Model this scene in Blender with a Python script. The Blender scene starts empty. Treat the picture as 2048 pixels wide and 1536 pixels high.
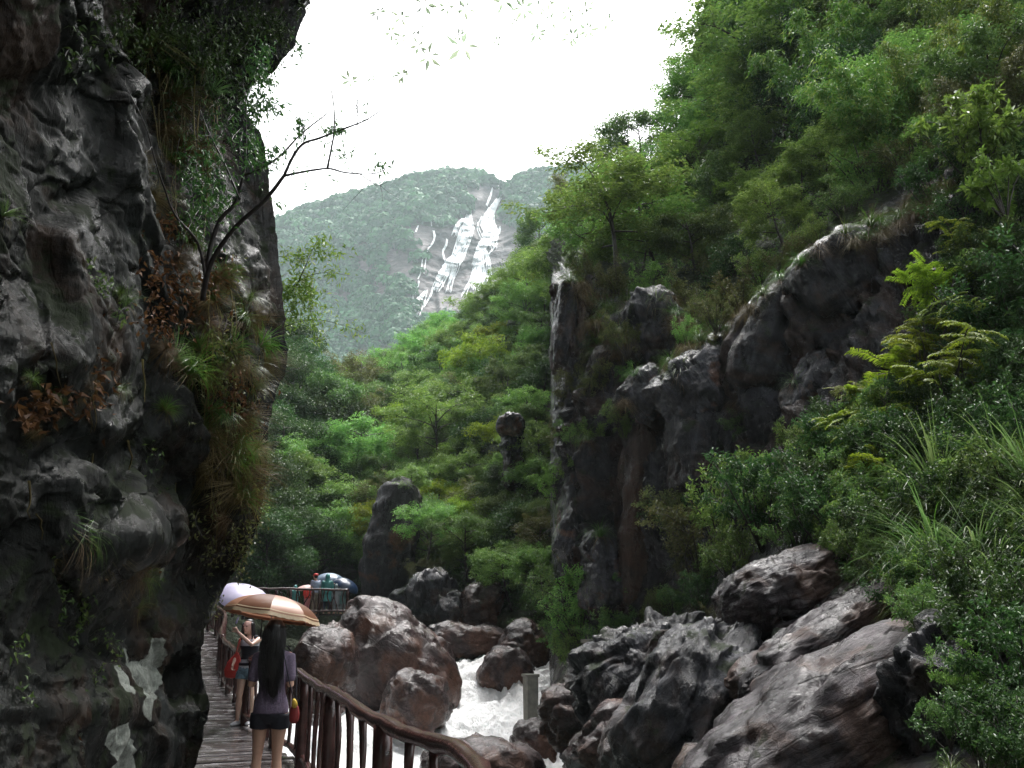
import bpy, math, random
import numpy as np
from mathutils import Vector, Matrix

SC = bpy.context.scene
COL = SC.collection
PITCH = math.radians(14.7)
FPX = 1800.0
CAMZ = 1.6
# ---------------------------------------------------------------- camera
cd = bpy.data.cameras.new('camera')
cam = bpy.data.objects.new('camera', cd)
COL.objects.link(cam)
cam.location = (0, 0, CAMZ)
cam.rotation_euler = (math.radians(90) + PITCH, 0, 0)
cd.sensor_width = 36
cd.lens = 36 * FPX / 2048
cd.clip_start = 0.05
cd.clip_end = 6000
SC.camera = cam
# ---------------------------------------------------------------- sky, sun, exposure
SUN_EL, SUN_AZ = math.radians(62), math.radians(20)      # azimuth measured from +Y towards +X
w = bpy.data.worlds.new('World'); SC.world = w
w.use_nodes = True
nt = w.node_tree
for n in list(nt.nodes): nt.nodes.remove(n)
wo = nt.nodes.new('ShaderNodeOutputWorld')
bg = nt.nodes.new('ShaderNodeBackground')
sky = nt.nodes.new('ShaderNodeTexSky')
sky.sky_type = 'NISHITA'; sky.sun_disc = False
sky.sun_elevation = SUN_EL; sky.sun_rotation = SUN_AZ
sky.dust_density = 6; sky.air_density = 1.0; sky.ozone_density = 1.0
hs = nt.nodes.new('ShaderNodeHueSaturation')
hs.inputs['Saturation'].default_value = 0.12               # high thin overcast
bg.inputs['Strength'].default_value = 0.15
nt.links.new(sky.outputs[0], hs.inputs['Color'])
nt.links.new(hs.outputs[0], bg.inputs['Color'])
nt.links.new(bg.outputs[0], wo.inputs['Surface'])
sd = bpy.data.lights.new('sun', 'SUN')
sun = bpy.data.objects.new('sun', sd); COL.objects.link(sun)
sd.energy = 1.3; sd.angle = math.radians(25); sd.color = (1, 0.97, 0.93)
_d = Vector((math.sin(SUN_AZ) * math.cos(SUN_EL), math.cos(SUN_AZ) * math.cos(SUN_EL), math.sin(SUN_EL)))
sun.rotation_euler = _d.to_track_quat('Z', 'Y').to_euler()
sun.location = (0, 0, 60)
SC.view_settings.view_transform = 'Standard'
SC.view_settings.look = 'None'
SC.view_settings.gamma = 1
SC.view_settings.exposure = 1.85
SC.render.engine = 'CYCLES'

# ---------------------------------------------------------------- pixel <-> place helpers
sp, cp = math.sin(PITCH), math.cos(PITCH)
def P(px, py, Y):
    """point of the place that the lens sees at (px, py) of 2048x1536, Y metres ahead"""
    px = np.asarray(px, float); py = np.asarray(py, float); Y = np.asarray(Y, float)
    u = (px - 1024) / FPX; v = (py - 768) / FPX
    dy = cp + v * sp; dz = sp - v * cp
    t = Y / dy
    return np.stack(np.broadcast_arrays(u * t, Y + 0 * u, CAMZ + dz * t), -1)
def V(px, py, Y): return Vector(P(px, py, Y).tolist())
def PX(p):
    x, y, z = p[0], p[1], p[2] - CAMZ
    d = y * cp + z * sp
    return (1024 + FPX * x / d, 768 - FPX * (z * cp - y * sp) / d)
def MPP(Y): return Y / FPX       # metres per photo pixel, roughly

# ---------------------------------------------------------------- noise
_rs = np.random.RandomState(7)
_perm = _rs.permutation(4096).astype(np.int64)
_grad = _rs.normal(size=(4096, 3)); _grad /= np.linalg.norm(_grad, axis=1)[:, None]
_rand = _rs.rand(4096, 4)
def _hash(ix, iy, iz, s=0):
    h = _perm[(ix + s * 131) & 4095]; h = _perm[(h + iy) & 4095]; return _perm[(h + iz) & 4095]
def perlin(p, seed=0):
    p = np.asarray(p, float); i = np.floor(p).astype(np.int64); f = p - i
    w_ = f * f * f * (f * (f * 6 - 15) + 10)
    out = np.zeros(p.shape[:-1])
    for dx in (0, 1):
        for dy in (0, 1):
            for dz in (0, 1):
                g = _grad[_hash(i[..., 0] + dx, i[..., 1] + dy, i[..., 2] + dz, seed)]
                d = (g * (f - np.array([dx, dy, dz]))).sum(-1)
                wt = (w_[..., 0] if dx else 1 - w_[..., 0]) * (w_[..., 1] if dy else 1 - w_[..., 1]) * (w_[..., 2] if dz else 1 - w_[..., 2])
                out += d * wt
    return out * 1.6
def fbm(p, octs=4, seed=0, gain=.5):
    p = np.asarray(p, float); o = 0; a = 1
    for k in range(octs):
        o = o + a * perlin(p * 2 ** k, seed + k); a *= gain
    return o
def ridged(p, octs=4, seed=0, gain=.5):
    o = 0; a = 1
    for k in range(octs):
        o = o + a * (1 - 2 * np.abs(perlin(p * 2 ** k, seed + k))); a *= gain
    return o
def facets(p, seed=0, tilt=.8, w=.07, off=.42):
    """fractured rock: every random cell is a tilted plane; neighbouring planes meet in a short bevel"""
    p = np.asarray(p, float); i = np.floor(p).astype(np.int64)
    b1 = np.full(p.shape[:-1], 1e9); b2 = b1.copy(); v1 = np.zeros(p.shape[:-1]); v2 = v1.copy()
    for dx in (-1, 0, 1):
        for dy in (-1, 0, 1):
            for dz in (-1, 0, 1):
                c = i + np.array([dx, dy, dz]); h = _hash(c[..., 0], c[..., 1], c[..., 2], seed)
                r = _rand[h]; q = c + r[..., :3]
                dv = p - q; d = np.sqrt((dv ** 2).sum(-1))
                val = (r[..., 3] - .5) * off + tilt * (_grad[h] * dv).sum(-1)
                m = d < b1; m2 = (~m) & (d < b2)
                v2 = np.where(m, v1, np.where(m2, val, v2)); b2 = np.where(m, b1, np.where(m2, d, b2))
                v1 = np.where(m, val, v1); b1 = np.where(m, d, b1)
    t = np.clip((b2 - b1) / w, 0, 1)
    return v1 * (.5 + .5 * t) + v2 * (.5 - .5 * t), b2 - b1

# ---------------------------------------------------------------- object helpers
def tag(o, label=None, cat=None, group=None, kind=None):
    if label: o['label'] = label
    if cat: o['category'] = cat
    if group: o['group'] = group
    if kind: o['kind'] = kind
    return o
def empty(name, loc=(0, 0, 0), rz=0):
    o = bpy.data.objects.new(name, None); COL.objects.link(o)
    o.empty_display_size = .2
    o.location = loc; o.rotation_euler = (0, 0, rz); return o
def mesh_np(name, verts, faces, mats=(), midx=None, smooth=True, tint=None, attrs=None):
    """verts (N,3), faces (M,k) int array (k = 3 or 4) or list of such arrays"""
    me = bpy.data.meshes.new(name)
    fl = faces if isinstance(faces, list) else [faces]
    fl = [f for f in fl if len(f)]
    tot = sum(len(f) for f in fl); loops = sum(f.size for f in fl)
    me.vertices.add(len(verts)); me.loops.add(loops); me.polygons.add(tot)
    me.vertices.foreach_set('co', np.ascontiguousarray(verts, dtype=np.float32).ravel())
    me.loops.foreach_set('vertex_index', np.concatenate([f.ravel() for f in fl]).astype(np.int32))
    cnt = np.concatenate([np.full(len(f), f.shape[1]) for f in fl])
    me.polygons.foreach_set('loop_start', (np.cumsum(cnt) - cnt).astype(np.int32))
    if midx is not None: me.polygons.foreach_set('material_index', np.asarray(midx, dtype=np.int32))
    me.polygons.foreach_set('use_smooth', np.full(tot, smooth, dtype=bool))
    for m in (mats if isinstance(mats, (list, tuple)) else [mats]): me.materials.append(m)
    if tint is not None:
        a = me.attributes.new('tint', 'FLOAT', 'POINT'); a.data.foreach_set('value', np.asarray(tint, dtype=np.float32))
    for k, v in (attrs or {}).items():
        a = me.attributes.new(k, 'FLOAT', 'POINT'); a.data.foreach_set('value', np.asarray(v, dtype=np.float32))
    me.update(calc_edges=True)
    return me
def link(name, me, parent=None, loc=None):
    o = bpy.data.objects.new(name, me); COL.objects.link(o)
    if parent is not None: o.parent = parent
    if loc is not None: o.location = loc
    return o
def copy_tree(src, parent=None):
    c = src.copy(); COL.objects.link(c)
    if parent is not None: c.parent = parent
    for ch in src.children: copy_tree(ch, c)
    return c
def grid_faces(nr, nc):
    i = np.arange(nr - 1)[:, None] * nc + np.arange(nc - 1)[None, :]
    return np.stack([i, i + 1, i + nc + 1, i + nc], -1).reshape(-1, 4)
def catmull(pts, n=6):
    pts = [np.array(p, float) for p in pts]
    if len(pts) < 3: 
        return [pts[0] + (pts[1] - pts[0]) * t for t in np.linspace(0, 1, n)]
    ext = [2 * pts[0] - pts[1]] + pts + [2 * pts[-1] - pts[-2]]
    out = []
    for k in range(1, len(ext) - 2):
        a, b, c, d = ext[k - 1], ext[k], ext[k + 1], ext[k + 2]
        for t in np.linspace(0, 1, n, endpoint=False):
            out.append(.5 * (2 * b + (c - a) * t + (2 * a - 5 * b + 4 * c - d) * t * t + (3 * b - 3 * c + d - a) * t ** 3))
    out.append(pts[-1]); return out
class MB:
    """collects vertices and faces of one mesh"""
    def __init__(s): s.v = []; s.q = []; s.t = []; s.n = 0; s.tint = []; s.m3 = []; s.m4 = []
    def add(s, v, q=None, t=None, tint=0., mi=0):
        v = np.asarray(v, float).reshape(-1, 3)
        if q is not None and len(q): s.q.append(np.asarray(q) + s.n); s.m4.append(np.full(len(q), mi))
        if t is not None and len(t): s.t.append(np.asarray(t) + s.n); s.m3.append(np.full(len(t), mi))
        s.v.append(v); s.n += len(v)
        s.tint.append(np.broadcast_to(np.asarray(tint, float), (len(v),)))
    def tube(s, pts, rad, sides=6, caps=True, tint=0., mi=0, noise=0.):
        pts = np.array([list(p) for p in pts], float); n = len(pts)
        rad = np.broadcast_to(np.asarray(rad, float), (n,))
        tan = np.gradient(pts, axis=0); tan /= np.linalg.norm(tan, axis=1)[:, None] + 1e-9
        up = np.array([0, 0, 1.]) if abs(tan[0, 2]) < .9 else np.array([1., 0, 0])
        rings = []
        for k in range(n):
            a = np.cross(tan[k], up); a /= np.linalg.norm(a) + 1e-9; b = np.cross(a, tan[k]); up = b
            th = np.arange(sides) * 2 * math.pi / sides
            r = rad[k] * (1 + noise * np.random.uniform(-1, 1, sides)) if noise else rad[k]
            rings.append(pts[k] + (np.cos(th) * r)[:, None] * a + (np.sin(th) * r)[:, None] * b)
        v = np.concatenate(rings)
        q = []
        for k in range(n - 1):
            for j in range(sides):
                q.append([k * sides + j, k * sides + (j + 1) % sides, (k + 1) * sides + (j + 1) % sides, (k + 1) * sides + j])
        t = []
        if caps:
            v = np.concatenate([v, pts[:1], pts[-1:]]); c0 = n * sides
            for j in range(sides):
                t.append([c0, (j + 1) % sides, j]); t.append([c0 + 1, (n - 1) * sides + j, (n - 1) * sides + (j + 1) % sides])
        s.add(v, q, t, tint, mi)
    def box(s, c, size, R=None, tint=0., mi=0, jit=0.):
        c = np.array(c, float); h = np.array(size, float) / 2
        v = np.array([[x, y, z] for x in (-1, 1) for y in (-1, 1) for z in (-1, 1)], float) * h
        if jit: v += np.random.uniform(-jit, jit, v.shape)
        if R is not None: v = v @ np.array(R).T
        s.add(v + c, [[0, 1, 3, 2], [4, 6, 7, 5], [0, 4, 5, 1], [2, 3, 7, 6], [0, 2, 6, 4], [1, 5, 7, 3]], None, tint, mi)
    def leaves(s, C, D, N, L, W, tint=None, droop=.15, mi=0):
        """rhombic bent leaves: C base points, D axis, N normal"""
        n = len(C)
        D = D / (np.linalg.norm(D, axis=1)[:, None] + 1e-9)
        S = np.cross(D, N); S /= np.linalg.norm(S, axis=1)[:, None] + 1e-9
        L = np.broadcast_to(L, (n,))[:, None]; W = np.broadcast_to(W, (n,))[:, None]
        U = np.cross(S, D)
        a = C; b = C + D * L * .42 + S * W * .5 + U * L * .06
        t = C + D * L - U * L * droop; d = C + D * L * .42 - S * W * .5 + U * L * .06
        v = np.stack([a, b, t, d], 1).reshape(-1, 3)
        q = np.arange(4 * n).reshape(n, 4)
        tt = np.repeat(np.random.rand(n) if tint is None else np.broadcast_to(tint, (n,)), 4)
        s.add(v, q, None, tt, mi)
    def blades(s, base, dirs, L, W, bend, seg=5, tint=None):
        """arching grass blades (vectorised)"""
        n = len(base); dirs = dirs / (np.linalg.norm(dirs, axis=1)[:, None] + 1e-9)
        L = np.broadcast_to(L, (n,)); W = np.broadcast_to(W, (n,)); bend = np.broadcast_to(bend, (n,))
        hz = dirs * np.array([1, 1, 0.]); hz /= np.linalg.norm(hz, axis=1)[:, None] + 1e-6
        side = np.cross(hz, np.array([0, 0, 1.])); rings = []
        p = base.copy(); d = dirs.copy()
        for k in range(seg + 1):
            wk = (W * (1 - (k / seg) ** 1.5) + .0006)[:, None] * .5
            rings.append(np.stack([p - side * wk, p + side * wk], 1))
            p = p + d * (L / seg)[:, None]
            d = d + (hz * .35 + np.array([0, 0, -1.])) * (bend / seg)[:, None]; d /= np.linalg.norm(d, axis=1)[:, None]
        v = np.stack(rings, 1).reshape(n, -1, 3); per = v.shape[1]
        f = np.array([[2 * k, 2 * k + 1, 2 * k + 3, 2 * k + 2] for k in range(seg)])
        q = (f[None] + (np.arange(n) * per)[:, None, None]).reshape(-1, 4)
        tt = np.repeat(np.random.rand(n) if tint is None else np.broadcast_to(tint, (n,)), per)
        s.add(v.reshape(-1, 3), q, None, tt)
    def mesh(s, name, mats, smooth=True):
        v = np.concatenate(s.v) if s.v else np.zeros((0, 3))
        q = np.concatenate(s.q) if s.q else np.zeros((0, 4), int); t = np.concatenate(s.t) if s.t else np.zeros((0, 3), int)
        mi = np.concatenate((s.m4 if s.q else []) + (s.m3 if s.t else []))
        return mesh_np(name, v, [q, t], mats, mi, smooth, np.concatenate(s.tint))
    def obj(s, name, mats, parent=None, smooth=True, loc=None):
        return link(name, s.mesh(name, mats, smooth), parent, loc)

# ---------------------------------------------------------------- materials
def newmat(name):
    m = bpy.data.materials.new(name); m.use_nodes = True
    t = m.node_tree
    for n in list(t.nodes): t.nodes.remove(n)
    return m, t, t.nodes.new('ShaderNodeOutputMaterial')
def N(t, kind, **kw):
    n = t.nodes.new(kind)
    for k, v in kw.items():
        if k in n.inputs: n.inputs[k].default_value = v
        else: setattr(n, k, v)
    return n
def ramp(t, fac, stops):
    r = t.nodes.new('ShaderNodeValToRGB'); e = r.color_ramp.elements
    while len(e) < len(stops): e.new(.5)
    for k, (p_, c) in enumerate(stops):
        e[k].position = p_; e[k].color = (*c, 1) if len(c) == 3 else c
    t.links.new(fac, r.inputs[0]); return r
def mixc(t, fac, a, b, mode='MIX'):
    n = t.nodes.new('ShaderNodeMix'); n.data_type = 'RGBA'; n.blend_type = mode
    for s_, v in ((0, fac), (6, a), (7, b)):
        if hasattr(v, 'is_linked'): t.links.new(v, n.inputs[s_])
        else: n.inputs[s_].default_value = v if s_ == 0 else (*v, 1)
    return n.outputs[2]
def mth(t, op, a, b=None, clamp=False):
    n = t.nodes.new('ShaderNodeMath'); n.operation = op; n.use_clamp = clamp
    for k, v in enumerate((a, b)):
        if v is None: continue
        if hasattr(v, 'is_linked'): t.links.new(v, n.inputs[k])
        else: n.inputs[k].default_value = v
    return n.outputs[0]
def texco(t, scale=(1, 1, 1), rot=(0, 0, 0), out='Object'):
    c = t.nodes.new('ShaderNodeTexCoord'); mp = t.nodes.new('ShaderNodeMapping')
    mp.inputs['Scale'].default_value = scale; mp.inputs['Rotation'].default_value = rot
    t.links.new(c.outputs[out], mp.inputs[0]); return mp.outputs[0]
def noise(t, co, scale, detail=6, rough=.6, dist=0.):
    n = N(t, 'ShaderNodeTexNoise', Scale=scale, Detail=detail, Roughness=rough, Distortion=dist)
    t.links.new(co, n.inputs['Vector']); return n.outputs[0]
def leafmat(name, c1, c2, c3=None, transl=.35, rough=.45, spec=.35, objvar=.25):
    """leaf colour runs c1..c2(..c3) by leaf; each plant shifts a little"""
    m, t, out = newmat(name)
    a = t.nodes.new('ShaderNodeAttribute'); a.attribute_name = 'tint'
    r = ramp(t, a.outputs['Fac'], [(0, c1), (.6, c2), (1, c3 or c2)])
    oi = t.nodes.new('ShaderNodeObjectInfo')
    hv = t.nodes.new('ShaderNodeHueSaturation')
    t.links.new(r.outputs[0], hv.inputs['Color'])
    t.links.new(mth(t, 'ADD', mth(t, 'MULTIPLY', oi.outputs['Random'], .05), .475), hv.inputs['Hue'])
    co = texco(t, out='Object')
    nz = noise(t, co, 1.3, 2)
    vv = mth(t, 'ADD', mth(t, 'MULTIPLY', oi.outputs['Random'], objvar * 2), 1 - objvar)
    vv = mth(t, 'MULTIPLY', vv, mth(t, 'ADD', mth(t, 'MULTIPLY', nz, .7), .65))
    t.links.new(vv, hv.inputs['Value'])
    b = N(t, 'ShaderNodeBsdfPrincipled', Roughness=rough)
    b.inputs['Specular IOR Level'].default_value = spec
    t.links.new(hv.outputs[0], b.inputs['Base Color'])
    tr = t.nodes.new('ShaderNodeBsdfTranslucent')
    tc = mixc(t, .5, hv.outputs[0], (.9, 1.0, .35), 'MULTIPLY')
    g = t.nodes.new('ShaderNodeGamma'); g.inputs[1].default_value = .85; t.links.new(tc, g.inputs[0])
    t.links.new(g.outputs[0], tr.inputs[0])
    mx = t.nodes.new('ShaderNodeMixShader'); mx.inputs[0].default_value = transl
    t.links.new(b.outputs[0], mx.inputs[1]); t.links.new(tr.outputs[0], mx.inputs[2])
    t.links.new(mx.outputs[0], out.inputs[0]); return m
def rockmat(name, dark, mid, light, scale=1.0, stretch=(1, 1, 1), rot=(0, 0, 0), moss=(.02, .035, .012), moss_amt=.3,
            rust=(.16, .07, .035), rust_amt=.15, rough=(.18, .6), bump=.6, bdist=.06, lichen=0., spec=.4, wet=.35):
    """broken rock: ridged relief, joints, blotches, streaks, moss, lichen, and wet sheets of low roughness"""
    m, t, out = newmat(name)
    co = texco(t, tuple(scale * s_ for s_ in stretch), rot)
    co1 = texco(t, (scale,) * 3)
    n1 = noise(t, co, .8, 9, .68, .5); n2 = noise(t, co, 4.5, 9, .7, .4); n3 = noise(t, co1, .5, 6, .65, .4); n4 = noise(t, co1, 22, 8, .75)
    n5 = noise(t, co1, 1.9, 7, .72, .3)
    rg = N(t, 'ShaderNodeTexNoise', Scale=2.6, Detail=9, Roughness=.62); rg.noise_type = 'RIDGED_MULTIFRACTAL'; t.links.new(co, rg.inputs['Vector']); rgo = rg.outputs[0]
    wv = mixc(t, .12, co, rg.outputs['Color'])
    cracks = []
    for sc_ in (1.3, 4.2):
        vo = N(t, 'ShaderNodeTexVoronoi', Scale=sc_); vo.feature = 'DISTANCE_TO_EDGE'; t.links.new(wv, vo.inputs['Vector'])
        cracks.append(ramp(t, vo.outputs['Distance'], [(0, (0, 0, 0)), (.035, (1, 1, 1))]).outputs[0])
    vf = N(t, 'ShaderNodeTexVoronoi', Scale=3.4); vf.distance = 'MANHATTAN'; t.links.new(wv, vf.inputs['Vector'])
    c = ramp(t, mth(t, 'ADD', mth(t, 'MULTIPLY', n1, .5), mth(t, 'MULTIPLY', n2, .5)), [(.36, dark), (.5, mid), (.62, light)]).outputs[0]
    rf = ramp(t, n3, [(1 - rust_amt - .42, (0, 0, 0)), (1 - rust_amt - .34, (1, 1, 1))]).outputs[0]
    c = mixc(t, mth(t, 'MULTIPLY', rf, .65), c, rust)
    geo = t.nodes.new('ShaderNodeNewGeometry'); sx = t.nodes.new('ShaderNodeSeparateXYZ'); t.links.new(geo.outputs['Normal'], sx.inputs[0])
    mf = mth(t, 'ADD', n5, mth(t, 'MULTIPLY', sx.outputs[2], .07))
    mf = ramp(t, mf, [(.70 - moss_amt * .5, (0, 0, 0)), (.75 - moss_amt * .5, (1, 1, 1))]).outputs[0]
    c = mixc(t, mth(t, 'MULTIPLY', mf, .85), c, moss)
    if lichen:
        l = ramp(t, noise(t, co1, 1.5, 7, .62, .6), [(.76 - lichen, (0, 0, 0)), (.775 - lichen, (1, 1, 1))]).outputs[0]
        c = mixc(t, mth(t, 'MULTIPLY', l, .8), c, (.19, .20, .17))
        sa = t.nodes.new('ShaderNodeAttribute'); sa.attribute_name = 'stain'
        sf = ramp(t, mth(t, 'ADD', sa.outputs['Fac'], mth(t, 'MULTIPLY', mth(t, 'SUBTRACT', n2, .5), .9)), [(.40, (0, 0, 0)), (.62, (1, 1, 1))]).outputs[0]
        c = mixc(t, mth(t, 'MULTIPLY', sf, .8), c, (.26, .28, .25))
    c = mixc(t, 1., c, ramp(t, n4, [(.32, (.5, .5, .5)), (.68, (1.5, 1.5, 1.5))]).outputs[0], 'MULTIPLY')
    for k, cr in enumerate(cracks): c = mixc(t, (.30, .18)[k], c, cr, 'MULTIPLY')
    b = t.nodes.new('ShaderNodeBsdfPrincipled'); t.links.new(c, b.inputs['Base Color'])
    n6 = noise(t, co1, .9, 8, .7, .6)
    rr = ramp(t, n6, [(wet + .10, (rough[0],) * 3), (wet + .17, (rough[1],) * 3)]).outputs[0]
    rr = mixc(t, mf, rr, (.85, .85, .85))
    t.links.new(rr, b.inputs['Roughness']); b.inputs['Specular IOR Level'].default_value = spec
    h = mth(t, 'ADD', mth(t, 'MULTIPLY', rgo, .22), mth(t, 'MULTIPLY', n4, .16))
    h = mth(t, 'ADD', h, mth(t, 'MULTIPLY', n2, .5))
    h = mth(t, 'ADD', h, mth(t, 'MULTIPLY', cracks[0], .10)); h = mth(t, 'ADD', h, mth(t, 'MULTIPLY', cracks[1], .04))
    h = mth(t, 'SUBTRACT', h, mth(t, 'MULTIPLY', vf.outputs['Distance'], .30))
    bp = N(t, 'ShaderNodeBump', Strength=bump, Distance=bdist); t.links.new(h, bp.inputs['Height'])
    t.links.new(bp.outputs[0], b.inputs['Normal']); t.links.new(b.outputs[0], out.inputs[0]); return m
def plain(name, col, rough=.6, var=.15, scale=20, bump=0., transl=0., spec=.5, metal=0., stretch=(1, 1, 1)):
    m, t, out = newmat(name)
    co = texco(t, stretch); n1 = noise(t, co, scale, 5)
    lo = tuple(c * (1 - var) for c in col); hi = tuple(min(1, c * (1 + var)) for c in col)
    c = ramp(t, n1, [(.3, lo), (.7, hi)]).outputs[0]
    b = N(t, 'ShaderNodeBsdfPrincipled', Roughness=rough, Metallic=metal); b.inputs['Specular IOR Level'].default_value = spec
    t.links.new(c, b.inputs['Base Color'])
    if bump:
        bp = N(t, 'ShaderNodeBump', Strength=bump, Distance=.01); t.links.new(n1, bp.inputs['Height']); t.links.new(bp.outputs[0], b.inputs['Normal'])
    if transl:
        tr = t.nodes.new('ShaderNodeBsdfTranslucent'); t.links.new(c, tr.inputs[0])
        mx = t.nodes.new('ShaderNodeMixShader'); mx.inputs[0].default_value = transl
        t.links.new(b.outputs[0], mx.inputs[1]); t.links.new(tr.outputs[0], mx.inputs[2]); t.links.new(mx.outputs[0], out.inputs[0])
    else: t.links.new(b.outputs[0], out.inputs[0])
    return m
# ================================================================ TERRAIN
def interp_cols(cols, px, py):
    """cols {px: [(py, value)...]} -> value at arrays px, py"""
    ks = sorted(cols); vals = []
    for k in ks:
        a = np.array(cols[k], float); vals.append(np.interp(py, a[:, 0], a[:, 1]))
    vals = np.stack(vals)                      # K x shape
    i = np.clip(np.searchsorted(ks, px) - 1, 0, len(ks) - 2); kk = np.array(ks, float)
    f = np.clip((px - kk[i]) / (kk[i + 1] - kk[i]), 0, 1)
    flat = vals.reshape(len(ks), -1); idx = np.arange(flat.shape[1])
    a = flat[i.ravel(), idx].reshape(px.shape); b = flat[i.ravel() + 1, idx].reshape(px.shape)
    return a + (b - a) * f
def inpoly(px, py, poly):
    px = np.asarray(px, float); py = np.asarray(py, float); r = np.zeros(px.shape, bool); n = len(poly)
    for k in range(n):
        x0, y0 = poly[k]; x1, y1 = poly[(k + 1) % n]
        if y0 == y1: continue
        c = ((y0 > py) != (y1 > py)) & (px < (x1 - x0) * (py - y0) / (y1 - y0) + x0)
        r ^= c
    return r
def blur(D, n=2):
    for _ in range(n):
        E = np.pad(D, 1, mode='edge'); D = (E[:-2, 1:-1] + E[2:, 1:-1] + E[1:-1, :-2] + E[1:-1, 2:] + 4 * E[1:-1, 1:-1]) / 8
    return D
def normals(p):
    a = np.gradient(p, axis=0); b = np.gradient(p, axis=1); n = np.cross(b, a); n /= np.linalg.norm(n, axis=-1)[..., None] + 1e-9
    s_ = np.sign((n * (np.array([0, 0, CAMZ]) - p)).sum(-1)); return n * np.where(s_ == 0, 1, s_)[..., None]

# --- right hand side: valley slope and rock wall, one depth table (photo pixel -> metres ahead)
RC = {
 600: [(860, 95), (1000, 75), (1100, 62), (1200, 52), (1300, 46)],
 700: [(765, 100), (850, 85), (950, 70), (1050, 60), (1150, 52), (1250, 45), (1350, 41)],
 850: [(660, 125), (750, 100), (850, 76), (950, 61), (1050, 52), (1150, 46), (1250, 40), (1350, 38)],
 1000: [(570, 120), (650, 95), (750, 75), (850, 60), (950, 51), (1050, 45), (1150, 40), (1250, 36), (1400, 34)],
 1101: [(460, 90), (600, 72), (700, 60), (800, 52), (900, 46), (1000, 42), (1100, 38), (1200, 34), (1400, 31)],
 1108: [(450, 85), (540, 60), (565, 31), (1130, 29), (1250, 30), (1400, 27), (1536, 24), (1900, 20)],
 1140: [(430, 78), (530, 45), (550, 30), (690, 28.5), (1130, 27), (1260, 28), (1400, 25), (1536, 21.5), (1900, 17)],
 1180: [(410, 68), (520, 44), (580, 31), (700, 28.6), (1130, 26.6), (1250, 26.5), (1400, 23), (1536, 20), (1900, 15)],
 1250: [(360, 62), (500, 42), (570, 31), (640, 27.4), (900, 26), (1150, 25), (1240, 25.5), (1300, 24), (1400, 21), (1536, 18), (1900, 13)],
 1350: [(270, 55), (450, 42), (590, 31), (690, 27), (760, 24.5), (900, 24), (1200, 23), (1300, 20), (1400, 17), (1536, 14), (1900, 10)],
 1450: [(0, 55), (300, 44), (500, 35), (640, 28), (690, 24.5), (730, 22.5), (900, 21.8), (1100, 20), (1200, 18), (1300, 15.5), (1400, 13), (1536, 11), (1900, 8)],
 1550: [(-350, 50), (300, 36), (500, 27), (570, 23), (610, 21), (900, 19.8), (1050, 17), (1150, 15), (1250, 13), (1400, 11), (1536, 9.5), (1900, 7)],
 1700: [(-600, 45), (200, 33), (400, 23), (480, 19.5), (700, 18.5), (900, 17), (1000, 15), (1200, 12.5), (1400, 10), (1536, 8.5), (1900, 6.5)],
 1900: [(-800, 40), (200, 26), (330, 18.5), (600, 16.5), (850, 15), (1000, 12.5), (1200, 10.5), (1400, 8.5), (1536, 7.2), (1900, 5)],
 2150: [(-900, 36), (100, 23), (300, 16), (600, 14), (900, 12), (1100, 10), (1400, 7.5), (1900, 4.5)],
 2700: [(-900, 30), (300, 13), (900, 9), (1400, 6), (1900, 4)],
 3300: [(-900, 25), (1900, 3)],
}
RTOP = [(600, 860), (650, 815), (700, 772), (760, 762), (820, 738), (880, 700), (950, 672), (1000, 655), (1050, 585), (1100, 490), (1150, 430), (1200, 400),
        (1300, 320), (1400, 180), (1450, 0), (1500, -200), (1600, -450), (1900, -700), (2700, -800), (3300, -800)]
ROCKP = [(1092, 545), (1150, 535), (1180, 560), (1230, 590), (1290, 580), (1340, 600), (1400, 650), (1425, 690), (1480, 640), (1530, 570), (1590, 530), (1650, 470),
         (1730, 430), (1830, 370), (1910, 340), (2048, 330), (2400, 300), (3400, 300), (3400, 2600), (1000, 2600), (1040, 1330), (1090, 1240), (1095, 900)]
def rtop(px): a = np.array(RTOP, float); return np.interp(px, a[:, 0], a[:, 1])
def RD(px, py): return float(interp_cols(RC, np.array([float(px)]), np.array([float(py)]))[0])
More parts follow.
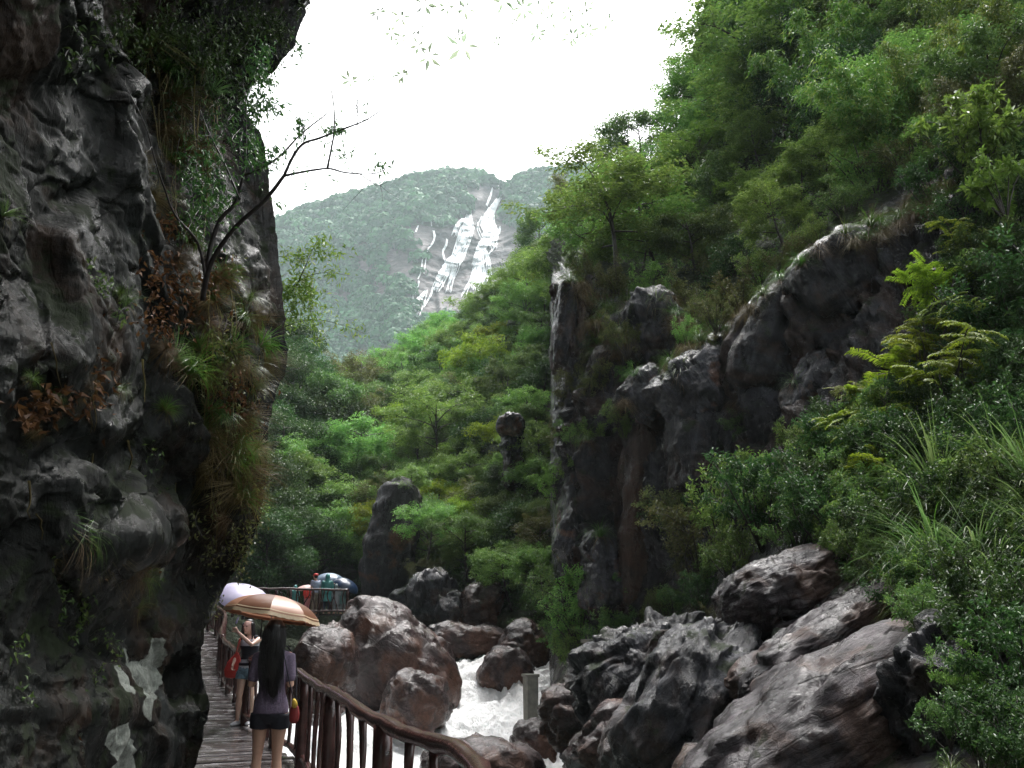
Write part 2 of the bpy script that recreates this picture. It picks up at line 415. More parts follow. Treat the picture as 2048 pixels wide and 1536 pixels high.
def build_right():
    us = np.concatenate([np.linspace(600, 1095, 80, endpoint=False), np.linspace(1095, 1190, 70, endpoint=False), np.linspace(1190, 2100, 300, endpoint=False), np.linspace(2100, 3300, 70)])
    nt_ = 470; ts = np.linspace(0, 1, nt_)
    U, T = np.meshgrid(us, ts)
    top = rtop(us)[None]; bot = 1900
    PYg = top + (bot - top) * T
    D = interp_cols(RC, U, PYg)
    D = blur(D, 3)
    pos = P(U, PYg, D)
    nr = normals(pos)
    rock = inpoly(U, PYg, ROCKP)
    rk = blur(rock.astype(float), 5)
    q = pos.copy()
    # rock wall: tall ribs upright on the left part, tilted beds lower right
    wlow = np.clip((PYg - 1050 - (1400 - U) * .25) / 150, 0, 1) * np.clip((U - 1100) / 150, 0, 1)
    wq = q + np.stack([fbm(q * .8, 3, 15), fbm(q * .8, 3, 16), fbm(q * .8, 3, 17)], -1) * .35
    f1, e1 = facets(wq * np.array([.55, .45, .16]), 3, .8); f2, e2 = facets(wq * np.array([1.7, 1.4, .5]) + 31, 5, .8); f3, e3 = facets(wq * np.array([4.5, 4, 1.8]) + 3, 6, .8)
    upright = f1 * .75 + f2 * .34 + f3 * .12 + ridged(wq * np.array([2.2, 1.6, .22]), 4, 24) * .17 + fbm(wq * np.array([1.1, .8, .35]), 4, 25) * .35 + fbm(q * np.array([5, 5, .9]), 4, 21) * .05 + fbm(q * 3, 4, 22) * .04 - .22 * np.exp(-e1 / .04) - .07 * np.exp(-e2 / .05)
    c_, s_ = math.cos(math.radians(38)), math.sin(math.radians(38))
    qr = np.stack([q[..., 0] * c_ + q[..., 2] * s_, q[..., 1], -q[..., 0] * s_ + q[..., 2] * c_], -1)   # along the dip
    g1, h1 = facets(qr * np.array([.3, .5, .9]) + 7, 9, .8); g2, h2 = facets(qr * np.array([.9, 1.4, 2.6]) + 3, 12, .8); g3, _h = facets(qr * np.array([3, 4, 8.]) + 3, 13, .8)
    beds = g1 * .7 + g2 * .24 + g3 * .07 + fbm(qr * np.array([2, 3, 8]), 4, 41) * .035 - .16 * np.exp(-h1 / .05) - .05 * np.exp(-h2 / .05)
    dsp = upright * (1 - wlow) + beds * wlow
    soft = fbm(q * .25, 4, 51) * 1.2
    near = np.clip(D / 18, .35, 1)
    view = pos - np.array([0, 0, CAMZ]); view /= np.linalg.norm(view, axis=-1)[..., None]
    graz = blur(np.clip((np.abs((nr * view).sum(-1)) - .12) / .4, .15, 1), 2)
    pos = pos + nr * (dsp * rk * near * graz + soft * (1 - rk) * np.clip(D / 40, .3, 2))[..., None]
    # back rows: the slope goes over and down behind its crest; bottom row drops to the stream bed
    b1 = pos[0] + np.stack([0 * us, 6 + D[0] * .08, -1 + 0 * us], -1)
    b2 = pos[0] + np.stack([0 * us, 20 + D[0] * .2, -14 + 0 * us], -1)
    dn = pos[-1] + np.array([0, 0, -3.])
    allp = np.concatenate([b2[None], b1[None], pos, dn[None]])
    nr_, nc_ = allp.shape[:2]
    F = grid_faces(nr_, nc_)
    rk2 = np.concatenate([rk[:1] * 0, rk[:1] * 0, rk, rk[-1:]])
    fr = rk2.ravel()[F].mean(1) > .5
    out = []
    for nm, sel, mats in (('cliff', fr, [M_CLIFF]), ('hillside', ~fr, [M_SOIL])):
        f = F[sel]; uq, inv = np.unique(f, return_inverse=True)
        o = link(nm, mesh_np(nm, allp.reshape(-1, 3)[uq], inv.reshape(-1, 4), mats))
        tag(o, kind='structure'); out.append(o)
    return out

# --- left hand side behind the big rock: dark wooded slope
LTOP = [(150, 560), (300, 600), (450, 660), (550, 735), (600, 800), (640, 870), (680, 960), (705, 1060), (725, 1150), (740, 1230)]
LC = {150: [(560, 70), (1200, 40), (1320, 36)], 450: [(650, 80), (900, 60), (1200, 45), (1320, 41)], 550: [(720, 84), (850, 68), (1000, 55), (1180, 47), (1320, 43)],
      640: [(850, 78), (1000, 62), (1150, 52), (1320, 45)], 740: [(1150, 56), (1320, 47)]}
def LDep(px, py): return float(interp_cols(LC, np.array([float(px)]), np.array([float(py)]))[0])
def build_left_slope():
    us = np.linspace(150, 740, 90); ts = np.linspace(0, 1, 110)
    U, T = np.meshgrid(us, ts); a = np.array(LTOP, float); top = np.interp(us, a[:, 0], a[:, 1])[None]
    Y_ = top + (1330 - top) * T; D = interp_cols(LC, U, Y_); pos = P(U, Y_, D); nr = normals(pos)
    pos = pos + nr * (fbm(pos * .2, 4, 61) * 1.5)[..., None]
    b1 = pos[0] + np.array([-2, 8, -2.]); b2 = pos[0] + np.array([-6, 25, -18.]); dn = pos[-1] + np.array([0, 0, -5.])
    allp = np.concatenate([b2[None], b1[None], pos, dn[None]])
    o = link('hillside', mesh_np('hillside', allp.reshape(-1, 3), grid_faces(*allp.shape[:2]), [M_SOIL])); tag(o, kind='structure'); return o

# --- far mountain
MTOP = [(-600, 700), (200, 590), (400, 520), (540, 462), (600, 432), (650, 415), (700, 400), (760, 386), (830, 362), (880, 354), (930, 352), (965, 356), (985, 372), (1008, 382),
        (1030, 372), (1050, 360), (1090, 352), (1150, 345), (1250, 340), (1400, 300), (1700, 250), (2300, 300), (2900, 500)]
def mtop(px): a = np.array(MTOP, float); return np.interp(px, a[:, 0], a[:, 1])
MROCK = [[(905, 395), (960, 372), (990, 372), (1012, 384), (1005, 420), (1010, 450), (1060, 470), (1120, 480), (1120, 560), (1010, 600), (900, 640), (842, 640), (822, 590), (850, 520), (815, 480), (790, 455),
          (850, 452), (905, 455), (935, 425), (950, 405)],
         [(775, 490), (820, 510), (835, 560), (815, 570), (770, 545)], [(700, 525), (745, 520), (752, 552), (715, 556)], [(745, 560), (780, 575), (800, 610), (760, 600)], [(640, 590), (700, 585), (712, 605), (655, 610)],
         [(672, 500), (690, 495), (692, 525), (676, 522)], [(805, 590), (832, 600), (828, 640), (808, 628)], [(695, 715), (800, 695), (800, 730), (700, 728)]]
def mrock(px, py):
    r = np.zeros(np.shape(px), bool)
    wx = px + 10 * perlin(np.stack([px / 25, py / 25, 0 * px], -1), 3); wy = py + 8 * perlin(np.stack([px / 25, py / 25, 0 * px + 5], -1), 4)
    for p_ in MROCK: r |= inpoly(wx, wy, p_)
    return r
def MD(px, py):
    """mountain depth: crest far, foot nearer; a gully where the fall runs"""
    t = (py - mtop(px)) / (1100 - mtop(px))
    base = 820 - 420 * np.clip(t, 0, 1) ** .8
    g = 26 * np.exp(-((px - (1010 - (py - 380) * .55)) / 60.) ** 2) * np.clip((py - 360) / 60, 0, 1)
    f = 40 * np.exp(-((px - 690) / 90.) ** 2) * np.clip(t * 2, 0, 1) - 35 * np.exp(-((px - 800) / 50.) ** 2) * np.clip(t * 2, 0, 1)
    return base + g + f - 60 * np.clip((px - 1060) / 150, 0, 1) * np.clip(t * 3, 0, 1)
def MDD(px, py):
    px = np.asarray(px, float); py = np.asarray(py, float); D = MD(px, py); p = P(px, py, D)
    rk = np.exp(-((px - (940 - (py - 480) * .3)) / 110) ** 4) * np.clip((py - 400) / 40, 0, 1)
    f1, e1 = facets(p * np.array([.03, .02, .014]), 3, .9); f2, _ = facets(p * np.array([.07, .07, .16]), 8, .9)
    return D - (f1 * 16 + f2 * 4) * rk - fbm(p * .006, 4, 3) * 26 * (1 - .7 * rk)
def build_mountain():
    us = np.concatenate([np.linspace(-600, 520, 60, endpoint=False), np.linspace(520, 1200, 260, endpoint=False), np.linspace(1200, 2900, 70)])
    ts = np.linspace(0, 1, 260); U, T = np.meshgrid(us, ts); top = mtop(us)[None]; Y_ = top + (1100 - top) * T
    D = MDD(U, Y_); pos = P(U, Y_, D); rk = blur(mrock(U, Y_).astype(float), 1)
    b1 = pos[0] + np.array([0, 60, -10.]); b2 = pos[0] + np.array([0, 250, -150.])
    allp = np.concatenate([b2[None], b1[None], pos]); rk = np.concatenate([rk[:1] * 0, rk[:1] * 0, rk])
    me = mesh_np('mountain', allp.reshape(-1, 3), grid_faces(*allp.shape[:2]), [M_MOUNT], attrs={'rock': rk.ravel()})
    o = link('mountain', me); tag(o, kind='structure')
    return U, Y_, pos
def mountain_forest(U, Y_, pos):
    rs = np.random.RandomState(5); n = 7200
    px = rs.uniform(480, 1260, n); tt = rs.rand(n) ** 1.0; py = mtop(px) + (880 - mtop(px)) * tt
    px = np.concatenate([px, rs.uniform(480, 1260, 500)]); py = np.concatenate([py, mtop(px[n:]) + rs.uniform(0, 6, 500)])
    keep = ~mrock(px, py); px, py = px[keep], py[keep]
    c = P(px, py, MDD(px, py))
    R = rs.uniform(3.4, 8.2, len(c)) * (MD(px, py) / 700)
    k = 64; C = []; S = []
    th = rs.rand(len(c), k) * 2 * np.pi; ph = np.arccos(rs.uniform(-.15, 1, (len(c), k))); rr = R[:, None] * rs.uniform(.85, 1.03, (len(c), k))
    d = np.stack([np.sin(ph) * np.cos(th), np.sin(ph) * np.sin(th), np.cos(ph)], -1)
    lump = 1 + .35 * perlin(d * 1.8 + c[:, None] * .37, 9)
    pt = (c[:, None] + d * (rr * lump)[..., None] * np.array([1, 1, .85]) + np.array([0, 0, 2.])).reshape(-1, 3)
    nn = (d + rs.normal(size=d.shape) * .22).reshape(-1, 3); tn = np.cross(nn, rs.normal(size=nn.shape))
    L = np.repeat(R * .55, k) * rs.uniform(.7, 1.2, len(pt))
    mb = MB(); tone = np.repeat(np.clip(rs.normal(.45, .4, len(c)), 0, 1), k) * .8 + rs.rand(len(pt)) * .25
    mb.leaves(pt - tn / np.linalg.norm(tn, axis=1)[:, None] * L[:, None] * .5, tn, nn, L, L * .8, tone, .2)
    o = mb.obj('forest', [M_FARLEAF]); tag(o, 'hazy blue-green forest covering the far mountain around the waterfall', 'forest', kind='stuff')
# waterfall strands as photo pixel polylines with widths
FALLS = [
 ([(1010, 384), (996, 400), (985, 418), (978, 432)], [3, 5, 7, 9]), ([(985, 376), (980, 395), (973, 412)], [2, 3, 3]),
 ([(982, 418), (975, 432), (972, 446), (978, 462), (982, 480)], [9, 18, 26, 24, 10]),
 ([(974, 440), (980, 458), (972, 480), (960, 495), (950, 515)], [16, 22, 22, 16, 7]),
 ([(962, 492), (954, 520), (946, 548), (934, 572), (928, 580)], [7, 6, 6, 6, 3]),
 ([(965, 492), (961, 520), (960, 545), (966, 568)], [5, 8, 10, 4]), ([(972, 500), (978, 520), (982, 548)], [3, 5, 3]), ([(960, 515), (957, 540), (952, 572)], [4, 9, 4]),
 ([(966, 530), (972, 552), (968, 560)], [3, 6, 2]), ([(945, 550), (943, 575)], [2, 2]),
 ([(938, 430), (936, 452), (928, 475), (920, 495), (910, 512)], [10, 20, 20, 15, 9]), ([(928, 436), (914, 452), (908, 464)], [5, 6, 4]), ([(932, 470), (936, 485), (926, 500)], [3, 3, 3]),
 ([(912, 508), (900, 520), (888, 538), (880, 552), (872, 566)], [8, 13, 15, 14, 8]), ([(913, 512), (912, 530), (903, 550), (896, 572)], [6, 9, 8, 5]), ([(884, 560), (886, 574)], [3, 2]),
 ([(894, 478), (892, 492), (886, 505), (890, 525)], [3, 4, 4, 3]), ([(867, 462), (869, 476), (864, 490), (856, 500), (852, 520), (848, 548)], [3, 4, 4, 2, 2, 1.5]),
 ([(862, 430), (863, 452)], [1.6, 1.6]), ([(836, 452), (831, 465)], [3, 3]),
 ([(866, 574), (862, 590), (855, 602), (848, 614)], [4, 4, 4, 2]), ([(852, 582), (842, 596), (834, 612), (828, 624)], [5, 10, 10, 5]), ([(828, 624), (836, 634)], [3, 2]),
 ([(838, 560), (834, 578), (826, 590), (828, 612)], [3, 2.4, 3, 3]), ([(1000, 452), (998, 465), (994, 472)], [4, 4, 3]), ([(845, 520), (842, 545), (836, 560)], [1.5, 1.8, 2]), ([(909, 385), (910, 380)], [1, 1]),
]
def build_far_falls():
    mb = MB(); rs = np.random.RandomState(3); strands = []
    for pts, ws in FALLS:
        strands.append((pts, [x * (.8 if x > 6 else 1) for x in ws]))
        if max(ws) >= 5:
            for k in range(int(max(ws) * .9)):
                o_ = rs.uniform(-.75, .75); i0 = rs.randint(0, max(1, len(pts) - 2)); dr = rs.uniform(-2.5, 2.5)
                q = [(x + o_ * w_ + dr * i, y + rs.uniform(-3, 3) + 4 * i) for i, ((x, y), w_) in enumerate(list(zip(pts, ws))[i0:])]
                if len(q) > 1: strands.append((q, [rs.uniform(.7, 2.2)] * (len(q) - 1) + [.5]))
    for pts, ws in strands:
        cc = catmull([(a, b, w_) for (a, b), w_ in zip(pts, ws)], 22 if max(ws) > 3 else 12); cc = np.array(cc)
        k = max(3, int(max(ws) / 1.)); un = np.linspace(-.5, .5, k)
        edge = 1 + .4 * perlin(np.stack([cc[:, 1] / 5, cc[:, 0] / 9, 0 * cc[:, 0]], -1), 5)
        px = cc[:, :1] + un[None] * (cc[:, 2] * edge + .5)[:, None]; py = cc[:, 1:2] + 0 * un[None] + rs.uniform(-2.5, 2.5, (1, k))
        d = MDD(px, py); p = P(px, py, d)
        lift = 1.5 + 2.0 * (1 - (2 * un[None]) ** 2) + perlin(p * .15, 7) * 1.5
        # ribs of falling water stand off the rock face
        p = P(px, py, d - lift)
        mb.add(p.reshape(-1, 3), grid_faces(len(cc), k))
    o = mb.obj('waterfall', [M_FALL]); tag(o, 'long white waterfall splitting into strands down the bare rock of the far mountain', 'waterfall')
    return o

# --- big rock wall on the left, close by
LEDGE = [(-2600, 1500), (-1400, 1350), (-500, 980), (-200, 780), (0, 612), (45, 592), (90, 570), (130, 540), (170, 500), (200, 489), (250, 494), (300, 506), (400, 529), (500, 548), (600, 562), (660, 565), (720, 560), (780, 548), (850, 534), (900, 528),
         (980, 524), (1040, 520), (1070, 508), (1110, 488), (1150, 462), (1180, 448), (1210, 432), (1260, 408), (1330, 398), (1380, 402), (1420, 414), (1450, 404), (1500, 392), (1600, 372), (1900, 300)]
LBUMP = [(330, 960, 90, 75, .7), (430, 1150, 70, 60, .7), (185, 430, 45, 60, .35), (200, 1010, 60, 50, .25), (350, 1360, 45, 60, .4), (60, 560, 90, 120, .15), (300, 300, 60, 250, .35), (250, 860, 70, 40, -.35),
         (260, 1080, 45, 40, -.35), (420, 250, 60, 200, -.35), (520, 620, 40, 150, -.2), (170, 250, 120, 260, -.2), (120, 700, 60, 90, -.25), (330, 640, 40, 200, .15), (400, 1030, 50, 60, .3), (480, 780, 40, 100, -.3), (90, 1200, 80, 120, .35), (150, 900, 60, 60, .2), (420, 380, 40, 90, .3)]
def ledge(py): a = np.array(LEDGE, float); return np.interp(py, a[:, 0], a[:, 1])
def LcD(px, py):
    e = ledge(py); u = np.clip((px + 900) / (e + 900), 0, 1)
    near = 2.3 + 1.9 * (u / .62) ; near = np.where(u > .62, 4.2 + (8.6 - 4.2) * ((u - .62) / .38) ** 1.25, near)
    for a, b, rx, ry, d in LBUMP: near = near + d * np.exp(-((px - a) / rx) ** 2 - ((py - b) / ry) ** 2)
    return near
def Lc(px, py, lift=0.):
    return V(px, py, float(LcD(np.array([float(px)]), np.array([float(py)]))[0]) - lift)
def build_left_cliff():
    tt = np.concatenate([np.linspace(-2600, -520, 60), np.linspace(-500, 1900, 560)]); us = np.concatenate([np.linspace(0, .6, 60, endpoint=False), np.linspace(.6, 1, 300)])
    U, Yp = np.meshgrid(us, tt); e = ledge(Yp); X = -900 + (e + 900) * U
    D = LcD(X, Yp); D = blur(D, 2); pos = P(X, Yp, D)
    # fold back behind the edge
    back = []
    for dd, dx in ((1.2, 3), (3.0, 25), (6., 70), (12., 130), (24., 190), (36., 230)):
        back.append(P(e[:, -1] - dx, tt, D[:, -1] + dd))
    b = np.stack(back, 1); rear = [pos[:, 0] + np.array([-.15 * k, -1.2 * k, 0]) for k in range(9, 0, -1)]
    pos = np.concatenate([np.stack(rear, 1), pos, b], 1); nr = normals(pos)
    c_, s_ = math.cos(math.radians(62)), math.sin(math.radians(62))
    q = pos; qr = np.stack([q[..., 0] * c_ - q[..., 2] * s_, q[..., 1], q[..., 0] * s_ + q[..., 2] * c_], -1)
    qw = qr + np.stack([fbm(qr * .7, 3, 15), fbm(qr * .7, 3, 16), fbm(qr * .7, 3, 17)], -1) * .3
    f1, e1 = facets(qw * np.array([.35, .6, 1.1]), 2, .8); f2, e2 = facets(qw * np.array([1.2, 1.6, 3.4]) + 9, 6, .8); f3, e3 = facets(qw * np.array([4, 5, 9.]), 14, .8)
    wd = np.exp(-np.abs(np.arange(pos.shape[1]) - 369) / 6.)[None] * .6
    d = f1 * .30 + f2 * .055 + f3 * .016 + fbm(q * .8, 3, 71) * .07 + ridged(qr * np.array([3.6, 2, .5]), 4, 82) * .028 + fbm(q * 9, 4, 81) * .010 - .05 * np.exp(-e1 / .04) - .03 * np.exp(-e2 / .05)
    pos = pos + nr * (d * (1 - wd))[..., None]
    allp = pos
    sx_ = np.concatenate([np.full((len(tt), 9), -999.), X, np.full((len(tt), 6), -999.)], 1); sy_ = np.repeat(tt[:, None], sx_.shape[1], 1); st = np.zeros(sx_.shape)
    for poly in ([(250, 1285), (258, 1325), (285, 1318), (292, 1278), (308, 1272), (307, 1330), (302, 1400), (292, 1422), (276, 1388), (250, 1362)], [(208, 1328), (236, 1333), (233, 1365), (242, 1402), (222, 1392)], [(196, 1460), (226, 1438), (243, 1480), (252, 1536), (214, 1536), (190, 1487)], [(262, 1380), (276, 1400), (272, 1440), (258, 1420)]):
        st = np.maximum(st, inpoly(sx_, sy_, poly).astype(float))
    st = blur(st, 2)
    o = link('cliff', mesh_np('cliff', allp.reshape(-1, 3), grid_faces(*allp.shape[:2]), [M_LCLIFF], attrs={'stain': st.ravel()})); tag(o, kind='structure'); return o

# --- stream
def build_water():
    # (y, z) long profile of the stream surface
    prof = [(2, -2.0), (14, -1.95), (19, -1.85), (22.5, -1.72), (24.0, -1.66), (25.0, -1.35), (25.8, -1.12), (28.2, -1.02), (29.2, -.95), (30.2, -.45), (31.3, .02), (32.6, .2), (36, .26), (60, .5)]
    ys = np.concatenate([np.linspace(2, 18, 60, endpoint=False), np.linspace(18, 34, 420, endpoint=False), np.linspace(34, 60, 40)])
    xs = np.concatenate([np.linspace(-12, 5, 300)])
    X, Y_ = np.meshgrid(xs, ys); a = np.array(prof)
    shift = .5 * np.sin(X * .8) + .35 * perlin(np.stack([X * .7, 0 * X, 0 * X], -1), 5)
    Z = np.interp(Y_ + shift, a[:, 0], a[:, 1])
    slope = np.gradient(Z, axis=0) / np.gradient(Y_, axis=0)
    p = np.stack([X, Y_, Z], -1)
    turb = np.clip(np.abs(slope) * 3, 0, 1)
    turb = blur(turb, 6)
    rush = np.clip((Y_ - 17) / 6, 0, 1) * np.clip((40 - Y_) / 6, 0, 1)
    Z = Z + fbm(p * np.array([1.6, .9, 1]), 4, 91) * (.03 + .17 * rush) + ridged(p * np.array([3.6, 2.2, 3]), 4, 95) * .10 * turb + ridged(p * np.array([2., 1.2, 1]), 4, 96) * .05 * rush + fbm(p * 9, 2, 97) * .02 * rush
    foam = np.clip(.12 + rush * .75 + turb * .9 - np.clip((Y_ - 31.5) / 2, 0, 1) * 1.1 - np.clip((21 - Y_) / 4, 0, .6) + fbm(p * np.array([.7, .35, 0]) + 5, 3, 99) * .35, 0, 1.2)
    p = np.stack([X, Y_, Z], -1)
    o = link('stream', mesh_np('stream', p.reshape(-1, 3), grid_faces(*p.shape[:2]), [M_WATER], attrs={'foam': foam.ravel()})); tag(o, kind='structure')
    g = MB(); n = 40; gx = np.linspace(-16, 10, n); gy = np.linspace(-6, 70, 90); GX, GY = np.meshgrid(gx, gy)
    z = np.interp(GY, a[:, 0], a[:, 1]) - .7 + fbm(np.stack([GX, GY, 0 * GX], -1) * .5, 3, 3) * .3
    o = link('riverbed', mesh_np('riverbed', np.stack([GX, GY, z], -1).reshape(-1, 3), grid_faces(90, n), [M_BOULDER])); tag(o, kind='structure')
    gx = np.linspace(-2500, 2500, 60); GX, GY = np.meshgrid(gx, gx + 1500)
    o = link('ground', mesh_np('ground', np.stack([GX, GY, -4.5 + 0 * GX], -1).reshape(-1, 3), grid_faces(60, 60), [M_SOIL])); tag(o, kind='structure')

def boulder(name, px, py, D, w_, h_, dep, label, mat=None, seed=0, rotd=0, rough=.12, fac=.22, sub=5, pow_=2.4, bed=(1, 1, 1), zr=0, group=None, cat='boulder', flat=0, stretch_top=0., taper=0.):
    """a rock of w_ x h_ photo pixels centred at px, py; rotd tilts it in the picture plane; pow_ >2 makes it blockier"""
    import bmesh
    bm = bmesh.new(); bmesh.ops.create_icosphere(bm, subdivisions=sub, radius=1.0)
    v = np.array([x.co[:] for x in bm.verts]); F = np.array([[l.index for l in f.verts] for f in bm.faces]); bm.free()
    nrm = (np.abs(v) ** pow_).sum(1) ** (1 / pow_); v = v / nrm[:, None]
    m = MPP(D) * 1.0
    S = np.array([w_ * m / 2, dep / 2, h_ * m / 2])
    n0 = v / np.linalg.norm(v, axis=1)[:, None]
    if taper: v = v * np.stack([1 - taper * v[:, 2], 1 - taper * .5 * v[:, 2], 1 + 0 * v[:, 2]], -1)
    q = v * S
    sz = (S[0] * S[2]) ** .5
    off = seed * 13.7
    k_ = np.array(bed); u_ = q / sz + off; u_ = u_ + np.stack([fbm(u_ * 1.2, 3, 15), fbm(u_ * 1.2, 3, 16), fbm(u_ * 1.2, 3, 17)], -1) * .2
    f1, e1 = facets(u_ * .85 * k_, seed, .8); f2, e2 = facets(u_ * 2.4 * k_ + 5, seed + 3, .8); f3, e3 = facets(u_ * 6.5 * k_ + 9, seed + 5, .8)
    d = fac * (f1 * 1.1 + f2 * .36 + f3 * .10 - .22 * np.exp(-e1 / .05) - .06 * np.exp(-e2 / .06)) + rough * (fbm(q / sz * 1.1 + off, 3, seed) * .7 + fbm(q / sz * 6 + off, 4, seed + 9) * .07 + fbm(q / sz * np.array([1.5, 1.5, 8]) + off, 3, seed + 5) * .10)
    q = q + n0 * (d * sz)[:, None]
    R = (Matrix.Rotation(math.radians(zr), 3, 'Z') @ Matrix.Rotation(math.radians(rotd), 3, 'Y'))
    o = link(name, mesh_np(name, q, F, [mat or M_BOULDER])); o.matrix_world = Matrix.Translation(V(px, py, D)) @ R.to_4x4()
    tag(o, label, cat, group); return o
# ================================================================ MATERIALS
M_CLIFF = rockmat('wet_dark_rock', (0.0041, 0.0041, 0.0059), (0.0197, 0.0197, 0.0244), (0.0697, 0.0713, 0.0840), 1, (1, .8, .16), rust=(.055, .030, .020), rust_amt=.07, moss=(.016, .026, .008), moss_amt=.22, rough=(.17, .7), bump=1., bdist=.14, spec=0.36, wet=.40)
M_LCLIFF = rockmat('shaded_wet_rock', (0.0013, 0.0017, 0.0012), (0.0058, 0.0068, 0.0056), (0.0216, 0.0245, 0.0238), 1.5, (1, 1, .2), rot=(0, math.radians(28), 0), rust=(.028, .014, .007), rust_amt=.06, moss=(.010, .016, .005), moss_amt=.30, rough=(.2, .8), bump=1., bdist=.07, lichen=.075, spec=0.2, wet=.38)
M_BOULDER = rockmat('wet_brown_rock', (0.0148, 0.0095, 0.0095), (0.0459, 0.0313, 0.0306), (0.1110, 0.0816, 0.0816), 1., (1, 1, 1.6), rust=(.11, .05, .03), rust_amt=.09, moss=(.025, .03, .014), moss_amt=.05, rough=(.15, .6), bump=1., bdist=.08, spec=0.3, wet=.40)
M_SLAB = rockmat('grey_purple_slab_rock', (0.0092, 0.0078, 0.0090), (0.0363, 0.0294, 0.0330), (0.0924, 0.0750, 0.0840), 1.2, (.6, 1, 2.2), rust=(.09, .05, .035), rust_amt=.08, moss=(.02, .026, .012), moss_amt=.10, rough=(.2, .65), bump=1., bdist=.06, spec=0.28, wet=.38)
M_GREYROCK = rockmat('grey_standing_rock', (0.0090, 0.0090, 0.0097), (0.0300, 0.0285, 0.0315), (0.0750, 0.0713, 0.0750), .8, (1, 1, .3), moss_amt=.15, rust_amt=.05, bump=1., bdist=.14, rough=(.25, .7))
M_WET = rockmat('streaming_wet_rock', (0.0048, 0.0048, 0.0067), (0.0208, 0.0208, 0.0269), (0.0720, 0.0736, 0.0924), 1.2, (1, .8, .3), rust_amt=.04, moss=(.016, .026, .008), moss_amt=.10, rough=(.10, .5), bump=1., bdist=.12, spec=0.55, wet=.52)
M_BARKROCK = rockmat('brown_streaked_rock', (.012, .008, .007), (.045, .030, .024), (.10, .072, .058), 1.2, (1.6, 1, .10), rust=(.07, .035, .022), rust_amt=.15, moss=(.016, .024, .008), moss_amt=.08, rough=(.25, .75), bump=1., bdist=.12, spec=.4, wet=.36)
def _soil():
    m, t, out = newmat('dark_soil_and_undergrowth'); co = texco(t); n1 = noise(t, co, .5, 8); n2 = noise(t, co, 4, 6)
    c = ramp(t, mth(t, 'ADD', mth(t, 'MULTIPLY', n1, .5), mth(t, 'MULTIPLY', n2, .5)), [(.35, (.012, .020, .008)), (.55, (.03, .045, .015)), (.7, (.06, .05, .025))]).outputs[0]
    b = N(t, 'ShaderNodeBsdfPrincipled', Roughness=.9); t.links.new(c, b.inputs['Base Color'])
    bp = N(t, 'ShaderNodeBump', Strength=1., Distance=.4); t.links.new(n2, bp.inputs['Height']); t.links.new(bp.outputs[0], b.inputs['Normal'])
    t.links.new(b.outputs[0], out.inputs[0]); return m
M_SOIL = _soil()
def _mount():
    m, t, out = newmat('mountain_rock_and_green'); co = texco(t, (1, 1, 1.8)); n1 = noise(t, co, .03, 9, .65); n2 = noise(t, co, .15, 6)
    rk = ramp(t, mth(t, 'ADD', mth(t, 'MULTIPLY', n1, .5), mth(t, 'MULTIPLY', n2, .5)), [(.36, (.025, .022, .024)), (.5, (.08, .062, .062)), (.64, (.17, .135, .13))]).outputs[0]
    gr = ramp(t, n2, [(.35, (.02, .035, .012)), (.65, (.05, .08, .03))]).outputs[0]
    a = t.nodes.new('ShaderNodeAttribute'); a.attribute_name = 'rock'
    f = ramp(t, mth(t, 'ADD', a.outputs['Fac'], mth(t, 'MULTIPLY', mth(t, 'SUBTRACT', n2, .5), .9)), [(.4, (0, 0, 0)), (.55, (1, 1, 1))]).outputs[0]
    c = mixc(t, f, gr, rk)
    b = N(t, 'ShaderNodeBsdfPrincipled', Roughness=.7); t.links.new(c, b.inputs['Base Color'])
    bp = N(t, 'ShaderNodeBump', Strength=.8, Distance=4.); t.links.new(n2, bp.inputs['Height']); t.links.new(bp.outputs[0], b.inputs['Normal'])
    t.links.new(b.outputs[0], out.inputs[0]); return m
M_MOUNT = _mount()
def _fall():
    m, t, out = newmat('falling_water'); co = texco(t, (1, .3, .12)); n1 = noise(t, co, .6, 6, .7)
    c = ramp(t, n1, [(.35, (.75, .78, .8)), (.5, (.95, .96, .97))]).outputs[0]
    b = N(t, 'ShaderNodeBsdfPrincipled', Roughness=.5); t.links.new(c, b.inputs['Base Color'])
    tr = t.nodes.new('ShaderNodeBsdfTransparent'); mx = t.nodes.new('ShaderNodeMixShader')
    f = ramp(t, n1, [(.34, (.35, .35, .35)), (.44, (1, 1, 1))]).outputs[0]
    t.links.new(f, mx.inputs[0]); t.links.new(tr.outputs[0], mx.inputs[1]); t.links.new(b.outputs[0], mx.inputs[2])
    t.links.new(mx.outputs[0], out.inputs[0]); return m
M_FALL = _fall()
